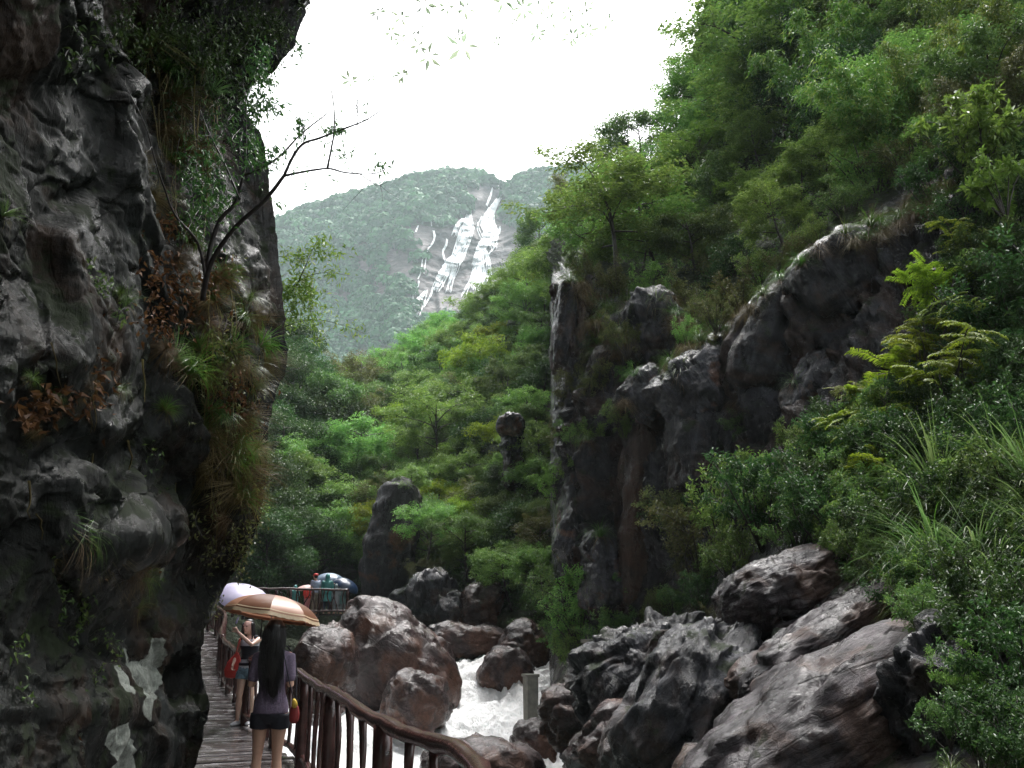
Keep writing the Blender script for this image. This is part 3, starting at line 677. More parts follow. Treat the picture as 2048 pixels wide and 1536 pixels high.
def _water():
    m, t, out = newmat('rushing_water'); co = texco(t, (1.3, .55, .8)); n1 = noise(t, co, 2.2, 9, .68, .5); n2 = noise(t, co, 14, 5, .6)
    a = t.nodes.new('ShaderNodeAttribute'); a.attribute_name = 'foam'
    f = ramp(t, mth(t, 'ADD', a.outputs['Fac'], mth(t, 'MULTIPLY', mth(t, 'SUBTRACT', n1, .5), 2.0)), [(.34, (0, 0, 0)), (.56, (1, 1, 1))]).outputs[0]
    wat = N(t, 'ShaderNodeBsdfPrincipled', Roughness=.08); wat.inputs['Base Color'].default_value = (.10, .13, .12, 1); wat.inputs['IOR'].default_value = 1.33
    fo = N(t, 'ShaderNodeBsdfPrincipled', Roughness=.55); t.links.new(ramp(t, mth(t, 'ADD', mth(t, 'MULTIPLY', n1, .6), mth(t, 'MULTIPLY', n2, .4)), [(.34, (.62, .67, .67)), (.43, (.90, .92, .92)), (.50, (.98, .98, .98))]).outputs[0], fo.inputs['Base Color'])
    fo.inputs['Subsurface Weight'].default_value = 0
    bp = N(t, 'ShaderNodeBump', Strength=1., Distance=.16); t.links.new(mth(t, 'ADD', n1, mth(t, 'MULTIPLY', n2, .35)), bp.inputs['Height'])
    t.links.new(bp.outputs[0], wat.inputs['Normal']); t.links.new(bp.outputs[0], fo.inputs['Normal'])
    mx = t.nodes.new('ShaderNodeMixShader'); t.links.new(f, mx.inputs[0]); t.links.new(wat.outputs[0], mx.inputs[1]); t.links.new(fo.outputs[0], mx.inputs[2])
    t.links.new(mx.outputs[0], out.inputs[0]); return m
M_WATER = _water()
M_FARLEAF = leafmat('far_forest_leaves', (0.012, 0.063, 0.016), (0.024, 0.114, 0.027), (0.043, 0.171, 0.037), .2, .6, .2, 0)
L_FEATH = leafmat('fine_green_leaves', (0.076, 0.174, 0.040), (0.167, 0.307, 0.066), (0.303, 0.452, 0.112))
L_BROAD = leafmat('broad_green_leaves', (0.048, 0.103, 0.030), (0.108, 0.188, 0.046), (0.216, 0.291, 0.081), .3, .45, .3)
L_DARK = leafmat('dark_green_leaves', (0.020, 0.052, 0.014), (0.043, 0.097, 0.025), (0.087, 0.149, 0.037), .25, .45, .3)
L_LIME = leafmat('lime_green_leaves', (0.083, 0.183, 0.030), (0.155, 0.280, 0.045), (0.238, 0.365, 0.090))
L_YELL = leafmat('yellow_green_leaves', (0.096, 0.165, 0.014), (0.203, 0.288, 0.021), (0.319, 0.410, 0.053), .4, .5, .2)
L_OLIVE = leafmat('brownish_olive_leaves', (0.059, 0.074, 0.024), (0.117, 0.136, 0.042), (0.199, 0.173, 0.072))
L_BAMB = leafmat('bamboo_leaves', (0.054, 0.129, 0.022), (0.144, 0.241, 0.039), (0.288, 0.322, 0.066))
L_GRASS = leafmat('grass_blades', (0.029, 0.070, 0.009), (0.066, 0.141, 0.019), (0.132, 0.176, 0.032), .35, .35, .5)
L_PALEG = leafmat('pale_grass_blades', (0.044, 0.096, 0.028), (0.094, 0.168, 0.055), (0.193, 0.240, 0.121), .35, .35, .5)
L_DRY = leafmat('dry_brown_leaves', (0.036, 0.014, 0.006), (0.090, 0.033, 0.015), (0.156, 0.072, 0.036), .2, .6, .2)
L_DRYG = leafmat('dry_straw_grass', (0.056, 0.038, 0.016), (0.112, 0.076, 0.032), (0.176, 0.136, 0.064), .25, .6, .2)
L_SKY = leafmat('thin_backlit_leaves', (.26, .34, .32), (.34, .42, .40), (.44, .50, .48), .75, .4, .2)
M_BARK = plain('wet_bark', (.035, .028, .022), .6, .4, 12, .6, stretch=(1, 1, .3))
M_BARKD = plain('dark_branch_bark', (.022, .016, .016), .5, .4, 20, .6)
M_STEM = plain('green_stems', (.05, .07, .025), .6, .3)
# ================================================================ VEGETATION
RNG = np.random.RandomState(11)
def rv(n): 
    d = RNG.normal(size=(n, 3)); return d / np.linalg.norm(d, axis=1)[:, None]
def limb(mb, a, b, r0, r1, sag=.1, seg=5, wob=.08):
    a = np.array(a, float); b = np.array(b, float); L = np.linalg.norm(b - a); pts = []
    o = RNG.normal(size=3) * wob * L
    for t in np.linspace(0, 1, seg):
        p = a + (b - a) * t + o * math.sin(math.pi * t) + np.array([0, 0, sag * L * math.sin(math.pi * t)])
        pts.append(p)
    mb.tube(pts, np.linspace(r0, r1, seg), 5, True, .5); return pts
def tree_proto(name, kind, H, leafm, nleaf, LL, seed, spread=.36):
    global RNG
    RNG = np.random.RandomState(seed); np.random.seed(seed)
    tr = MB(); cr = MB(); tips = []
    lean = RNG.normal(size=2) * .07 * H
    r0 = .018 * H + .02
    top = np.array([lean[0], lean[1], H * .82])
    if kind in ('feather', 'broad', 'dense'):
        tp = limb(tr, (0, 0, -.5), top, r0, r0 * .3, 0, 9, .04); tp = np.array(tp)
        nb = {'feather': 11, 'broad': 12, 'dense': 14}[kind]
        lo = {'feather': .42, 'broad': .35, 'dense': .2}[kind]
        for k in range(nb):
            h = lo + (.98 - lo) * (k + RNG.rand() * .6) / nb
            i = h * 8; a = tp[int(i)] + (tp[min(8, int(i) + 1)] - tp[int(i)]) * (i % 1)
            an = k * 2.4 + RNG.rand(); prof = math.sin(math.pi * min(1, (h - lo) / (1 - lo) * .75 + .22)) ** .7
            R = H * spread * prof * RNG.uniform(.75, 1.2)
            rise = {'feather': .35, 'broad': .45, 'dense': .3}[kind]
            b = a + np.array([math.cos(an) * R, math.sin(an) * R, R * rise * RNG.uniform(.4, 1.3)])
            lp = limb(tr, a, b, r0 * .35, r0 * .1, .05, 5)
            for s_ in range(5):
                q = lp[RNG.randint(2, 5)]; d = np.array([math.cos(an + RNG.uniform(-1.3, 1.3)), math.sin(an + RNG.uniform(-1.3, 1.3)), RNG.uniform(-.1, .7)])
                e = q + d * R * RNG.uniform(.25, .5); limb(tr, q, e, r0 * .1, r0 * .03, .05, 3); tips.append(e)
            tips.append(b)
        tips.append(top + np.array([0, 0, H * .1])); tips = np.array(tips)
        if kind == 'feather':
            nsp = 6; per = max(6, nleaf // (len(tips) * nsp)); C = []; Dd = []; Nn = []
            for p in tips:
                for k in range(nsp):        # flat sprays: an axis with leaflets both sides
                    an = RNG.rand() * 6.28; ax = np.array([math.cos(an), math.sin(an), RNG.uniform(-.35, .45)]); sl = H * RNG.uniform(.06, .115)
                    st = p + rv(1)[0] * H * .075 * np.array([1, 1, .9]); t = RNG.rand(per)
                    sd_ = np.cross(ax, [0, 0, 1]); off = RNG.uniform(-1, 1, per) * (1 - t * .6) * sl * .42
                    c = st + ax * (t * sl)[:, None] + sd_ * off[:, None] + np.array([0, 0, -1.]) * (t ** 2 * sl * .28 + np.abs(off) * .2)[:, None] + RNG.normal(size=(per, 3)) * .016 * H
                    d = ax * .5 + sd_ * np.sign(off)[:, None] + RNG.normal(size=(per, 3)) * .25 + np.array([0, 0, -.25])
                    C.append(c); Dd.append(d); Nn.append(np.array([0, -.1, .9]) + RNG.normal(size=(per, 3)) * .45)
            C, Dd, Nn = map(np.concatenate, (C, Dd, Nn))
        else:
            rc = H * (.095 if kind == 'broad' else .12); per = nleaf // len(tips)
            base = np.repeat(tips, per, 0); n_ = len(base); o = rv(n_) ; rr = RNG.rand(n_) ** .45 * rc * np.repeat(RNG.uniform(.6, 1.35, len(tips)), per)
            C = base + o * rr[:, None] * np.array([1.25, 1.25, .75]); Dd = o * .8 + RNG.normal(size=(n_, 3)) * .6 + np.array([0, 0, -.35]); Nn = o * .5 + np.array([0, 0, .8]) + RNG.normal(size=(n_, 3)) * .4
        n_ = len(C); cl = np.clip(.4 + .22 * perlin(C * 2.2 / H * 4, 3) + RNG.normal(size=n_) * .2, 0, 1)
        cr.leaves(C, Dd, Nn, LL * RNG.uniform(.7, 1.25, n_), LL * RNG.uniform(.32, .5, n_), cl)
    elif kind == 'bamboo':
        nc = 9; C = []; Dd = []
        for k in range(nc):
            an = RNG.rand() * 6.28; h = H * RNG.uniform(.7, 1.05); R = H * RNG.uniform(.12, .45); dr = np.array([math.cos(an), math.sin(an), 0])
            t = np.linspace(0, 1, 10); pts = np.array([dr * (.03 * H + R * x ** 2.3) + np.array([0, 0, h * (x - .16 * x ** 4)]) for x in t])
            tr.tube(pts, np.linspace(.016, .004, 10) * (H / 4) ** .5, 5, True, .5)
            m_ = nleaf // nc; nn_ = 34
            for j in range(nn_):
                x = RNG.uniform(.22, 1) ** .8; i = x * 9; a = pts[int(i)] + (pts[min(9, int(i) + 1)] - pts[int(i)]) * (i % 1)
                d = rv(1)[0] * np.array([1, 1, .3]); L_ = H * RNG.uniform(.05, .16) * (1.2 - x * .4); mm = m_ // nn_; u = RNG.rand(mm)
                c = a + d * (u * L_)[:, None] + np.array([0, 0, -1.]) * (u ** 2 * L_ * .5)[:, None] + RNG.normal(size=(mm, 3)) * .018 * H
                C.append(c); Dd.append(np.broadcast_to(d * .6 + np.array([0, 0, -.7]), (mm, 3)) + RNG.normal(size=(mm, 3)) * .45)
        C = np.concatenate(C); Dd = np.concatenate(Dd); n_ = len(C)
        cr.leaves(C, Dd, RNG.normal(size=(n_, 3)) + np.array([0, 0, .5]), LL * RNG.uniform(.7, 1.3, n_), LL * .2, np.clip(RNG.normal(.45, .25, n_), 0, 1), .3)
    elif kind == 'shrub':
        ns = 16; C = []; Dd = []
        for k in range(ns):
            an = RNG.rand() * 6.28; R = H * RNG.uniform(.2, .75); h = H * RNG.uniform(.45, 1)
            b = np.array([math.cos(an) * R, math.sin(an) * R, h]); lp = np.array(limb(tr, (0, 0, -.2), b, .012 * H + .004, .004, .15, 6))
            for j in range(5):
                a = lp[RNG.randint(2, 6)]; e = a + (rv(1)[0] + np.array([0, 0, .35])) * H * RNG.uniform(.1, .24); mm = nleaf // (ns * 5); u = RNG.rand(mm)
                if j < 2: tr.tube([a, (a + e) / 2 + rv(1)[0] * .02 * H, e], [.006, .004, .003], 4, False, .5)
                C.append(a + (e - a) * u[:, None] + rv(mm) * (RNG.rand(mm) ** .6 * H * .085)[:, None]); Dd.append((e - a) / H * 3 + RNG.normal(size=(mm, 3)) * .7 + np.array([0, 0, -.2]))
        C = np.concatenate(C); Dd = np.concatenate(Dd); n_ = len(C)
        cr.leaves(C, Dd, np.array([0, 0, .9]) + RNG.normal(size=(n_, 3)) * .5, LL * RNG.uniform(.7, 1.3, n_), LL * .42, np.clip(RNG.normal(.45, .25, n_), 0, 1))
    elif kind == 'pinnate':      # arching fronds with two rows of leaflets
        nf = 60; C = []; Dd = []; Nn = []
        nst = 7; tops = []
        for k in range(nst):
            an = RNG.rand() * 6.28; R = H * RNG.uniform(.1, .5); b = np.array([math.cos(an) * R, math.sin(an) * R, H * RNG.uniform(.4, .95)])
            limb(tr, (0, 0, -.2), b, .012 * H + .004, .005, .1, 6); tops.append(b)
        for k in range(nf):
            a = tops[k % nst] + rv(1)[0] * H * .05 - np.array([0, 0, 1.]) * H * RNG.rand() * .25; an = RNG.rand() * 6.28; ax = np.array([math.cos(an), math.sin(an), RNG.uniform(-.05, .5)]); fl = H * RNG.uniform(.28, .42)
            m_ = nleaf // nf // 2; t = np.linspace(.12, 1, m_); sd_ = np.cross(ax, [0, 0, 1])
            ctr = a + ax * (t * fl)[:, None] + np.array([0, 0, -1.]) * (t ** 2 * fl * .45)[:, None]
            tr.tube(ctr[::max(1, m_ // 5)], .003, 3, False, .5)
            for s_ in (-1, 1):
                C.append(ctr + RNG.normal(size=ctr.shape) * .004); Dd.append(sd_ * s_ + ax * .45 + np.array([0, 0, -.35]) + RNG.normal(size=ctr.shape) * .12); Nn.append(np.array([0, 0, 1.]) + RNG.normal(size=ctr.shape) * .15)
        C, Dd, Nn = map(np.concatenate, (C, Dd, Nn)); n_ = len(C)
        cr.leaves(C, Dd, Nn, LL * RNG.uniform(.8, 1.2, n_), LL * .24, np.clip(RNG.normal(.5, .22, n_), 0, 1), .2)
    root = empty(name)
    tr.obj('trunk' if kind not in ('shrub', 'pinnate', 'bamboo') else 'stems', [M_BARK if kind != 'bamboo' else M_STEM], root)
    cr.obj('crown', [leafm], root, smooth=False)
    root['_h'] = H
    return root
def tuft_proto(name, n, L, W, leafm, seed, dry=0., droop=1.2, mats2=None, hang=False):
    global RNG
    RNG = np.random.RandomState(seed); np.random.seed(seed); mb = MB()
    a = RNG.rand(n) * 6.28; r = RNG.rand(n) * L * .07; base = np.stack([np.cos(a) * r, np.sin(a) * r, -.02 + 0 * a], 1)
    tilt = RNG.uniform(.15, 1.1, n); d = np.stack([np.cos(a) * tilt, np.sin(a) * tilt, np.ones(n)], 1)
    mb.blades(base, d, L * RNG.uniform(.5, 1.15, n), W * RNG.uniform(.6, 1.2, n), RNG.uniform(.5, 1.6, n) * droop, 6, np.clip(RNG.normal(.45, .25, n), 0, 1))
    root = empty(name); mb.obj('blades', [leafm], root, smooth=False)
    if dry:
        m2 = MB(); n2 = int(n * dry); a = RNG.rand(n2) * 6.28; r = RNG.rand(n2) * L * .1; base = np.stack([np.cos(a) * r, np.sin(a) * r, -.04 + 0 * a], 1)
        d = np.stack([np.cos(a), np.sin(a), RNG.uniform(-.4, .6, n2)], 1)
        m2.blades(base, d, L * RNG.uniform(.5, 1.2, n2), W * .7, RNG.uniform(2., 4., n2), 6, RNG.rand(n2)); m2.obj('dead_blades', [L_DRYG], root, smooth=False)
    return root
# ---- things planted, with labels that point at them
PLANTS = []
LANDMARKS = [('the far waterfall', 930, 500), ('the jutting grey rock', 1020, 860), ('the tall standing rock', 765, 1070), ('the biggest brown boulder', 780, 1300), ('the far walkers', 655, 1180), ('the white cascade', 935, 1370),
             ('the sharp cliff corner', 1125, 640), ('the cliff wall centre', 1410, 800), ('the rounded bank boulder', 1560, 1190), ('the slanting slab', 1700, 1260), ('the brown umbrella', 550, 1222), ('the bare leaning branch', 600, 310),
             ('the top right corner', 2048, 0), ('the lower right corner', 2040, 1530), ('the yellow-green shrubs', 1770, 790), ('the concrete block', 1196, 1310), ("the view's right edge", 2048, 640), ('the pale lichen stain', 270, 1340),
             ('the rusty dead leaves', 330, 640), ("the cliff's diagonal top", 1600, 530), ('the tallest feathery tree', 1530, 120), ("the view's left edge", 0, 700), ('the notched ridge', 900, 650), ('the big sprawling tree', 1230, 400), ('the grassy ledge', 1420, 660), ('the right bank grass', 1920, 1100)]
ORD = ['', 'second ', 'third ', 'fourth ', 'fifth ', 'sixth ', 'seventh ', 'eighth ', 'ninth ', 'tenth ', 'eleventh ', 'twelfth ', 'thirteenth ', 'fourteenth ', 'fifteenth ', 'sixteenth ']
def plant(proto, loc, s=1., rz=None, look='green tree', cat='tree', group=None, tilt=(0, 0), label=None, ctr=None):
    if not proto.get('_used'): o = proto; o['_used'] = 1
    else: o = copy_tree(proto)
    o.location = loc; o.scale = (s,) * 3; o.rotation_euler = (tilt[0], tilt[1], random.uniform(0, 6.28) if rz is None else rz)
    h = o.get('_h', .3) * s; c = ctr or PX((loc[0], loc[1], loc[2] + h * .55))
    PLANTS.append([o, look, c, cat, group, label]); return o
def label_plants():
    seen = {}
    for rec in PLANTS:
        o, look, c, cat, group, label = rec
        if label: tag(o, label, cat, group); continue
        k = min(range(len(LANDMARKS)), key=lambda i: math.hypot(LANDMARKS[i][1] - c[0], LANDMARKS[i][2] - c[1]))
        dx, dy = c[0] - LANDMARKS[k][1], c[1] - LANDMARKS[k][2]; dist = math.hypot(dx, dy)
        an = math.degrees(math.atan2(-dy, dx)) % 360
        w_ = ['right of', 'up and right from', 'above', 'up and left from', 'left of', 'down and left from', 'below', 'down and right from'][int((an + 22.5) // 45) % 8]
        if dist < 18: w_ = 'right at'
        seen.setdefault((look, w_, k), []).append((dist, rec))
    for (look, w_, k), L_ in seen.items():
        L_.sort(key=lambda r: r[0])
        for i, (d, rec) in enumerate(L_):
            s_ = f'{look} {w_} {LANDMARKS[k][0]}'
            if len(L_) > 1: s_ += ', ' + ORD[min(i, 15)] + 'nearest' if i else ', nearest'
            tag(rec[0], s_, rec[3], rec[4])
    for o in bpy.data.objects:
        for k in ('_used', '_h'):
            if k in o.keys(): del o[k]
# ================================================================ PEOPLE, UMBRELLAS, RAILINGS
M_SKIN = plain('skin', (.50, .30, .215), .5, .06, 30, .05)
M_SKIN2 = plain('fair_skin', (.58, .37, .28), .5, .06, 30, .05)
M_HAIR = plain('black_hair', (.008, .006, .006), .38, .5, 60, .5, stretch=(1, 1, .08))
M_DKEYE = plain('dark_eyes', (.02, .015, .012), .2)
M_LIP = plain('lips', (.38, .13, .12), .45)
M_SHIRT = plain('mauve_grey_knit', (.13, .10, .15), .9, .35, 70, .4)
M_BLACKC = plain('black_cloth', (.012, .012, .02), .85, .3, 40, .3)
M_DENIM = plain('washed_denim', (.14, .22, .27), .9, .45, 30, .4)
M_WHITEC = plain('white_cotton', (.55, .55, .58), .85, .08, 20, .2)
M_RED = plain('red_fabric', (.50, .035, .025), .7, .2, 12, .2)
M_DKRED = plain('dark_red_fabric', (.22, .02, .018), .7, .2, 12, .2)
M_YELLOW = plain('yellow_cloth', (.60, .40, .05), .7, .15, 20)
M_TEAL = plain('teal_raincoat_plastic', (.07, .30, .29), .35, .15, 9, .3, transl=.2)
M_PTEAL = plain('pale_teal_raincoat_plastic', (.22, .38, .36), .35, .15, 9, .3, transl=.2)
M_BLUES = plain('pale_blue_shirt', (.27, .30, .40), .85, .15, 12, .2)
M_KHAKI = plain('khaki_trousers', (.20, .16, .12), .9, .2, 12, .2)
M_NAVYP = plain('navy_trousers', (.02, .035, .06), .8, .2, 12, .2)
M_GREYP = plain('pale_grey_raincoat', (.34, .38, .40), .35, .12, 9, .3, transl=.2)
M_PINK = plain('pink_cloth', (.60, .25, .27), .7, .15, 12)
M_SHOE = plain('pale_canvas', (.42, .42, .44), .7, .12, 30)
M_BRONZE1 = plain('bronze_umbrella_panel', (.17, .075, .042), .4, .05, 8, 0, .32)
M_BRONZE2 = plain('light_bronze_umbrella_panel', (.42, .22, .14), .4, .05, 8, 0, .35)
M_TRIM = plain('cream_umbrella_trim', (.55, .42, .28), .5, .1, 60)
M_LAV = plain('lavender_umbrella_cloth', (.62, .58, .78), .4, .05, 5, 0, .45)
M_LAVD = plain('dark_violet_strap', (.05, .03, .10), .5)
M_BLUEU = plain('steel_blue_umbrella_cloth', (.14, .20, .28), .35, .1, 5, 0, .2)
M_NAVYU = plain('navy_umbrella_cloth', (.012, .03, .075), .3, .1, 5, 0, .1)
M_PINKU = plain('pink_and_white_umbrella_cloth', (.75, .50, .46), .45, .08, 4, 0, .4)
M_STEEL = plain('dull_steel', (.25, .25, .26), .35, .1, 20, 0, 0, .5, .8)
M_BLACKP = plain('black_plastic', (.015, .015, .018), .35)
M_RAIL = plain('wet_brown_painted_rail', (.050, .022, .020), .2, .5, 9, .5, stretch=(1, 1, 1), spec=.6)
M_CONC = plain('weathered_concrete', (.17, .165, .14), .85, .35, 6, .5)
def loft(mb, rings, sides=14, tint=0., mi=0):
    """rings: (centre, rx, ry, forward-axis direction) ; closed, rounded ends come from small last rings"""
    v = []; n = len(rings)
    cs = np.array([list(r[0]) for r in rings], float)
    for k, r in enumerate(rings):
        t = Vector(r[3]) if len(r) > 3 else Vector(cs[min(n - 1, k + 1)] - cs[max(0, k - 1)])
        t.normalize(); x = Vector((1, 0, 0)); 
        if abs(t.x) > .9: x = Vector((0, 1, 0))
        y = t.cross(x).normalized(); x = y.cross(t).normalized()
        for j in range(sides):
            a = 2 * math.pi * j / sides; v.append(list(Vector(cs[k]) + x * (r[1] * math.cos(a)) + y * (r[2] * math.sin(a))))
    q = [[k * sides + j, k * sides + (j + 1) % sides, (k + 1) * sides + (j + 1) % sides, (k + 1) * sides + j] for k in range(n - 1) for j in range(sides)]
    v.append(list(cs[0])); v.append(list(cs[-1])); c0 = n * sides; t = []
    for j in range(sides): t += [[c0, (j + 1) % sides, j], [c0 + 1, (n - 1) * sides + j, (n - 1) * sides + (j + 1) % sides]]
    mb.add(v, q, t, tint, mi)
def ball(mb, c, r, sides=12, rings=8):
    r = r if hasattr(r, '__len__') else (r, r, r); R = []
    for k in range(rings + 1):
        a = math.pi * (k / rings); a = min(max(a, .08), math.pi - .08)
        R.append(((c[0], c[1], c[2] - math.cos(a) * r[2]), math.sin(a) * r[0], math.sin(a) * r[1], (0, 0, 1)))
    loft(mb, R, sides)
def chain(mb, pts, rad, sides=10):
    """limb of tapering capsules"""
    pts = [Vector(p) for p in pts]
    d0 = (pts[0] - pts[1]).normalized(); d1 = (pts[-1] - pts[-2]).normalized()
    P_ = [pts[0] + d0 * rad[0] * .9, pts[0] + d0 * rad[0] * .55] + pts + [pts[-1] + d1 * rad[-1] * .55, pts[-1] + d1 * rad[-1] * .9]
    R_ = [rad[0] * .3, rad[0] * .8] + list(rad) + [rad[-1] * .8, rad[-1] * .3]
    mb.tube([list(p) for p in P_], R_, sides, True)
def fuse(mb, name, mats, parent, voxel=.008, smooth=3):
    """fuses overlapping closed pieces into one continuous skin"""
    me = mb.mesh('tmp', mats); o = link('tmp', me)
    m = o.modifiers.new('r', 'REMESH'); m.mode = 'VOXEL'; m.voxel_size = voxel; m.use_smooth_shade = True
    s_ = o.modifiers.new('s', 'SMOOTH'); s_.iterations = smooth; s_.factor = .5
    dg = bpy.context.evaluated_depsgraph_get(); ev = o.evaluated_get(dg)
    me2 = bpy.data.meshes.new_from_object(ev); me2.name = name
    bpy.data.objects.remove(o); bpy.data.meshes.remove(me)
    if not me2.materials: me2.materials.append(mats[0])
    return link(name, me2, parent)
def hand(mb, wrist, d, nrm, curl=.5, side=1, s=1.):
    """palm, four unequal bent fingers, and a thumb off the side of the palm. nrm = way the palm faces"""
    w0 = Vector(wrist); d = Vector(d).normalized(); n = Vector(nrm); n = (n - d * n.dot(d)).normalized(); x = d.cross(n).normalized() * side
    pc = [w0, w0 + d * .03 * s, w0 + d * .085 * s]
    for k, (off, ln, r) in enumerate(((.026, .066, .0085), (.009, .074, .0088), (-.009, .068, .0084), (-.025, .052, .0075))):
        b = w0 + d * (.082 - .004 * k) * s + x * off * s
        chain(mb, [list(w0 + x * off * .5), list(b)], [.014 * s, .0105 * s], 7)
        a1 = curl * .9 + .08 * k; d1 = d * math.cos(a1) + n * math.sin(a1); a2 = a1 + curl * 1.3; d2 = d * math.cos(a2) + n * math.sin(a2); a3 = a2 + curl * .9; d3 = d * math.cos(a3) + n * math.sin(a3)
        p1 = b + d1 * ln * .42 * s; p2 = p1 + d2 * ln * .32 * s; p3 = p2 + d3 * ln * .24 * s
        chain(mb, [list(b), list(p1), list(p2), list(p3)], [r * s, r * .95 * s, r * .88 * s, r * .75 * s], 7)
    tb = w0 + d * .028 * s + x * .028 * s; t1 = tb + (d * .6 + x * .6 + n * .35 * (1 + curl)).normalized() * .036 * s; t2 = t1 + (d * .75 + x * .1 * (1 - curl) + n * .6 * (.3 + curl)).normalized() * .03 * s
    chain(mb, [list(w0 + x * .01), list(tb), list(t1), list(t2)], [.015 * s, .013 * s, .0105 * s, .008 * s], 7)
def head(mb, c, fwd, s=1., up=(0, 0, 1)):
    c = Vector(c); f = Vector(fwd).normalized(); u = Vector(up); u = (u - f * u.dot(f)).normalized(); r = f.cross(u).normalized()
    def at(x, y, z): return list(c + r * x * s + f * y * s + u * z * s)
    R = [((0, .01, -.115), .022, .022), ((0, .012, -.105), .040, .045), ((0, .008, -.075), .056, .072), ((0, 0, -.035), .068, .088), ((0, -.004, .01), .074, .096), ((0, -.006, .05), .074, .096), ((0, -.008, .085), .060, .078), ((0, -.008, .108), .034, .045), ((0, -.008, .114), .012, .015)]
    v = []; sd = 20
    for (x0, y0, z0), rx, ry in R:
        for j in range(sd):
            a = 2 * math.pi * j / sd; v.append(at(x0 + rx * math.cos(a), y0 + ry * math.sin(a), z0))
    n = len(R); q = [[k * sd + j, k * sd + (j + 1) % sd, (k + 1) * sd + (j + 1) % sd, (k + 1) * sd + j] for k in range(n - 1) for j in range(sd)]
    v += [at(*R[0][0]), at(*R[-1][0])]; c0 = n * sd; t = []
    for j in range(sd): t += [[c0, (j + 1) % sd, j], [c0 + 1, (n - 1) * sd + j, (n - 1) * sd + (j + 1) % sd]]
    mb.add(v, q, t)
    chain(mb, [at(0, .085, .018), at(0, .100, -.012), at(0, .098, -.020)], [.008 * s, .011 * s, .012 * s], 8)   # nose
    chain(mb, [at(-.018, .082, -.052), at(0, .090, -.052), at(.018, .082, -.052)], [.006 * s, .009 * s, .006 * s], 8)   # mouth
    chain(mb, [at(0, .066, -.092), at(0, .074, -.095)], [.018 * s, .016 * s], 8)                                # chin
    for sx in (-1, 1):
        chain(mb, [at(sx * .073, -.004, .022), at(sx * .079, -.010, .004), at(sx * .073, 0, -.024)], [.010 * s, .012 * s, .008 * s], 7)   # ears
        chain(mb, [at(sx * .018, .088, .030), at(sx * .045, .078, .033)], [.007 * s, .006 * s], 6)              # brow
    return at
TOR = [(-.10, .085, .075), (-.05, .140, .105), (.0, .160, .115), (.06, .150, .105), (.14, .122, .088), (.20, .115, .084), (.28, .130, .093), (.36, .148, .098), (.43, .160, .092), (.47, .145, .075), (.50, .085, .058), (.52, .050, .050)]
def torso(mb, hip, neck, wide=1., grow=0., lo=-.10, hi=.52, flare=0., side=None):
    """hip = pelvis centre, neck = base of the neck (0.52 m above it unbent)"""
    hip = Vector(hip); neck = Vector(neck); ax = neck - hip; L = ax.length / .52; rr = []
    tt = [r for r in TOR if lo - 1e-6 <= r[0] <= hi + 1e-6]
    for k, (h, rx, ry) in enumerate(tt):
        g = grow + flare * max(0, (.12 - h)) ; c = hip + ax * (h / .52) + Vector((0, -.018 * math.sin(math.pi * max(0, h) / .5), 0))
        rr.append((c, rx * wide + g, ry * wide + g, ax))
    loft(mb, rr, 22)
def figure(name, loc, rz, J, cfg, voxel=.008):
    """J: joint positions in metres from the feet, facing +y; cfg: clothing"""
    root = empty(name, loc, rz); b = MB(); w_ = cfg.get('wide', 1.)
    torso(b, J['hip'], J['neck'], w_); nk = Vector(J['neck']); hc = Vector(J['head'])
    chain(b, [list(nk - Vector((0, 0, .05))), list(nk + (hc - nk) * .25), list(hc - Vector((0, 0, .05)))], [.062 * w_, .048 * w_, .050 * w_])
    at = head(b, hc, cfg.get('look', (0, 1, 0)), cfg.get('hs', 1.))
    for s_, k in ((-1, 'L'), (1, 'R')):
        sh, el, wr = (Vector(J[q + k]) for q in ('sh', 'el', 'wr'))
        chain(b, [list(sh), list(sh.lerp(el, .35)), list(el), list(el.lerp(wr, .3)), list(wr)], [.050 * w_, .043 * w_, .035 * w_, .036 * w_, .024 * w_])
        hand(b, list(wr), list(J.get('hd' + k, (wr - el))), J.get('hn' + k, (-s_, .2, 0)), J.get('curl' + k, .4), s_ if 'flip' + k not in J else -s_)
        hp, kn, an = (Vector(J[q + k]) for q in ('hp', 'kn', 'an'))
        chain(b, [list(hp), list(hp.lerp(kn, .3)), list(hp.lerp(kn, .7)), list(kn), list(kn.lerp(an, .12)), list(kn.lerp(an, .35)), list(kn.lerp(an, .7)), list(an)], [x * w_ for x in (.088, .082, .062, .051, .048, .055, .039, .031)], 14)
        f = Vector(J.get('ft' + k, (s_ * .12, 1, 0))).normalized()
        chain(b, [list(an - f * .045 - Vector((0, 0, .045))), list(an + f * .03 - Vector((0, 0, .035))), list(an + f * .10 - Vector((0, 0, .052))), list(an + f * .16 - Vector((0, 0, .056)))], [.030, .036, .031, .020])
    body = fuse(b, 'body', [cfg.get('skin', M_SKIN)], root, voxel, 2)
    e = MB()
    for sx in (-1, 1): ball(e, at(sx * .030, .083, .012), (.013, .010, .008), 8, 6)
    e.obj('eyes', [M_DKEYE], root)
    m_ = MB(); chain(m_, [at(-.020, .090, -.053), at(0, .097, -.053), at(.020, .090, -.053)], [.003, .005, .003], 6); m_.obj('mouth', [M_LIP], root)
    return root, at
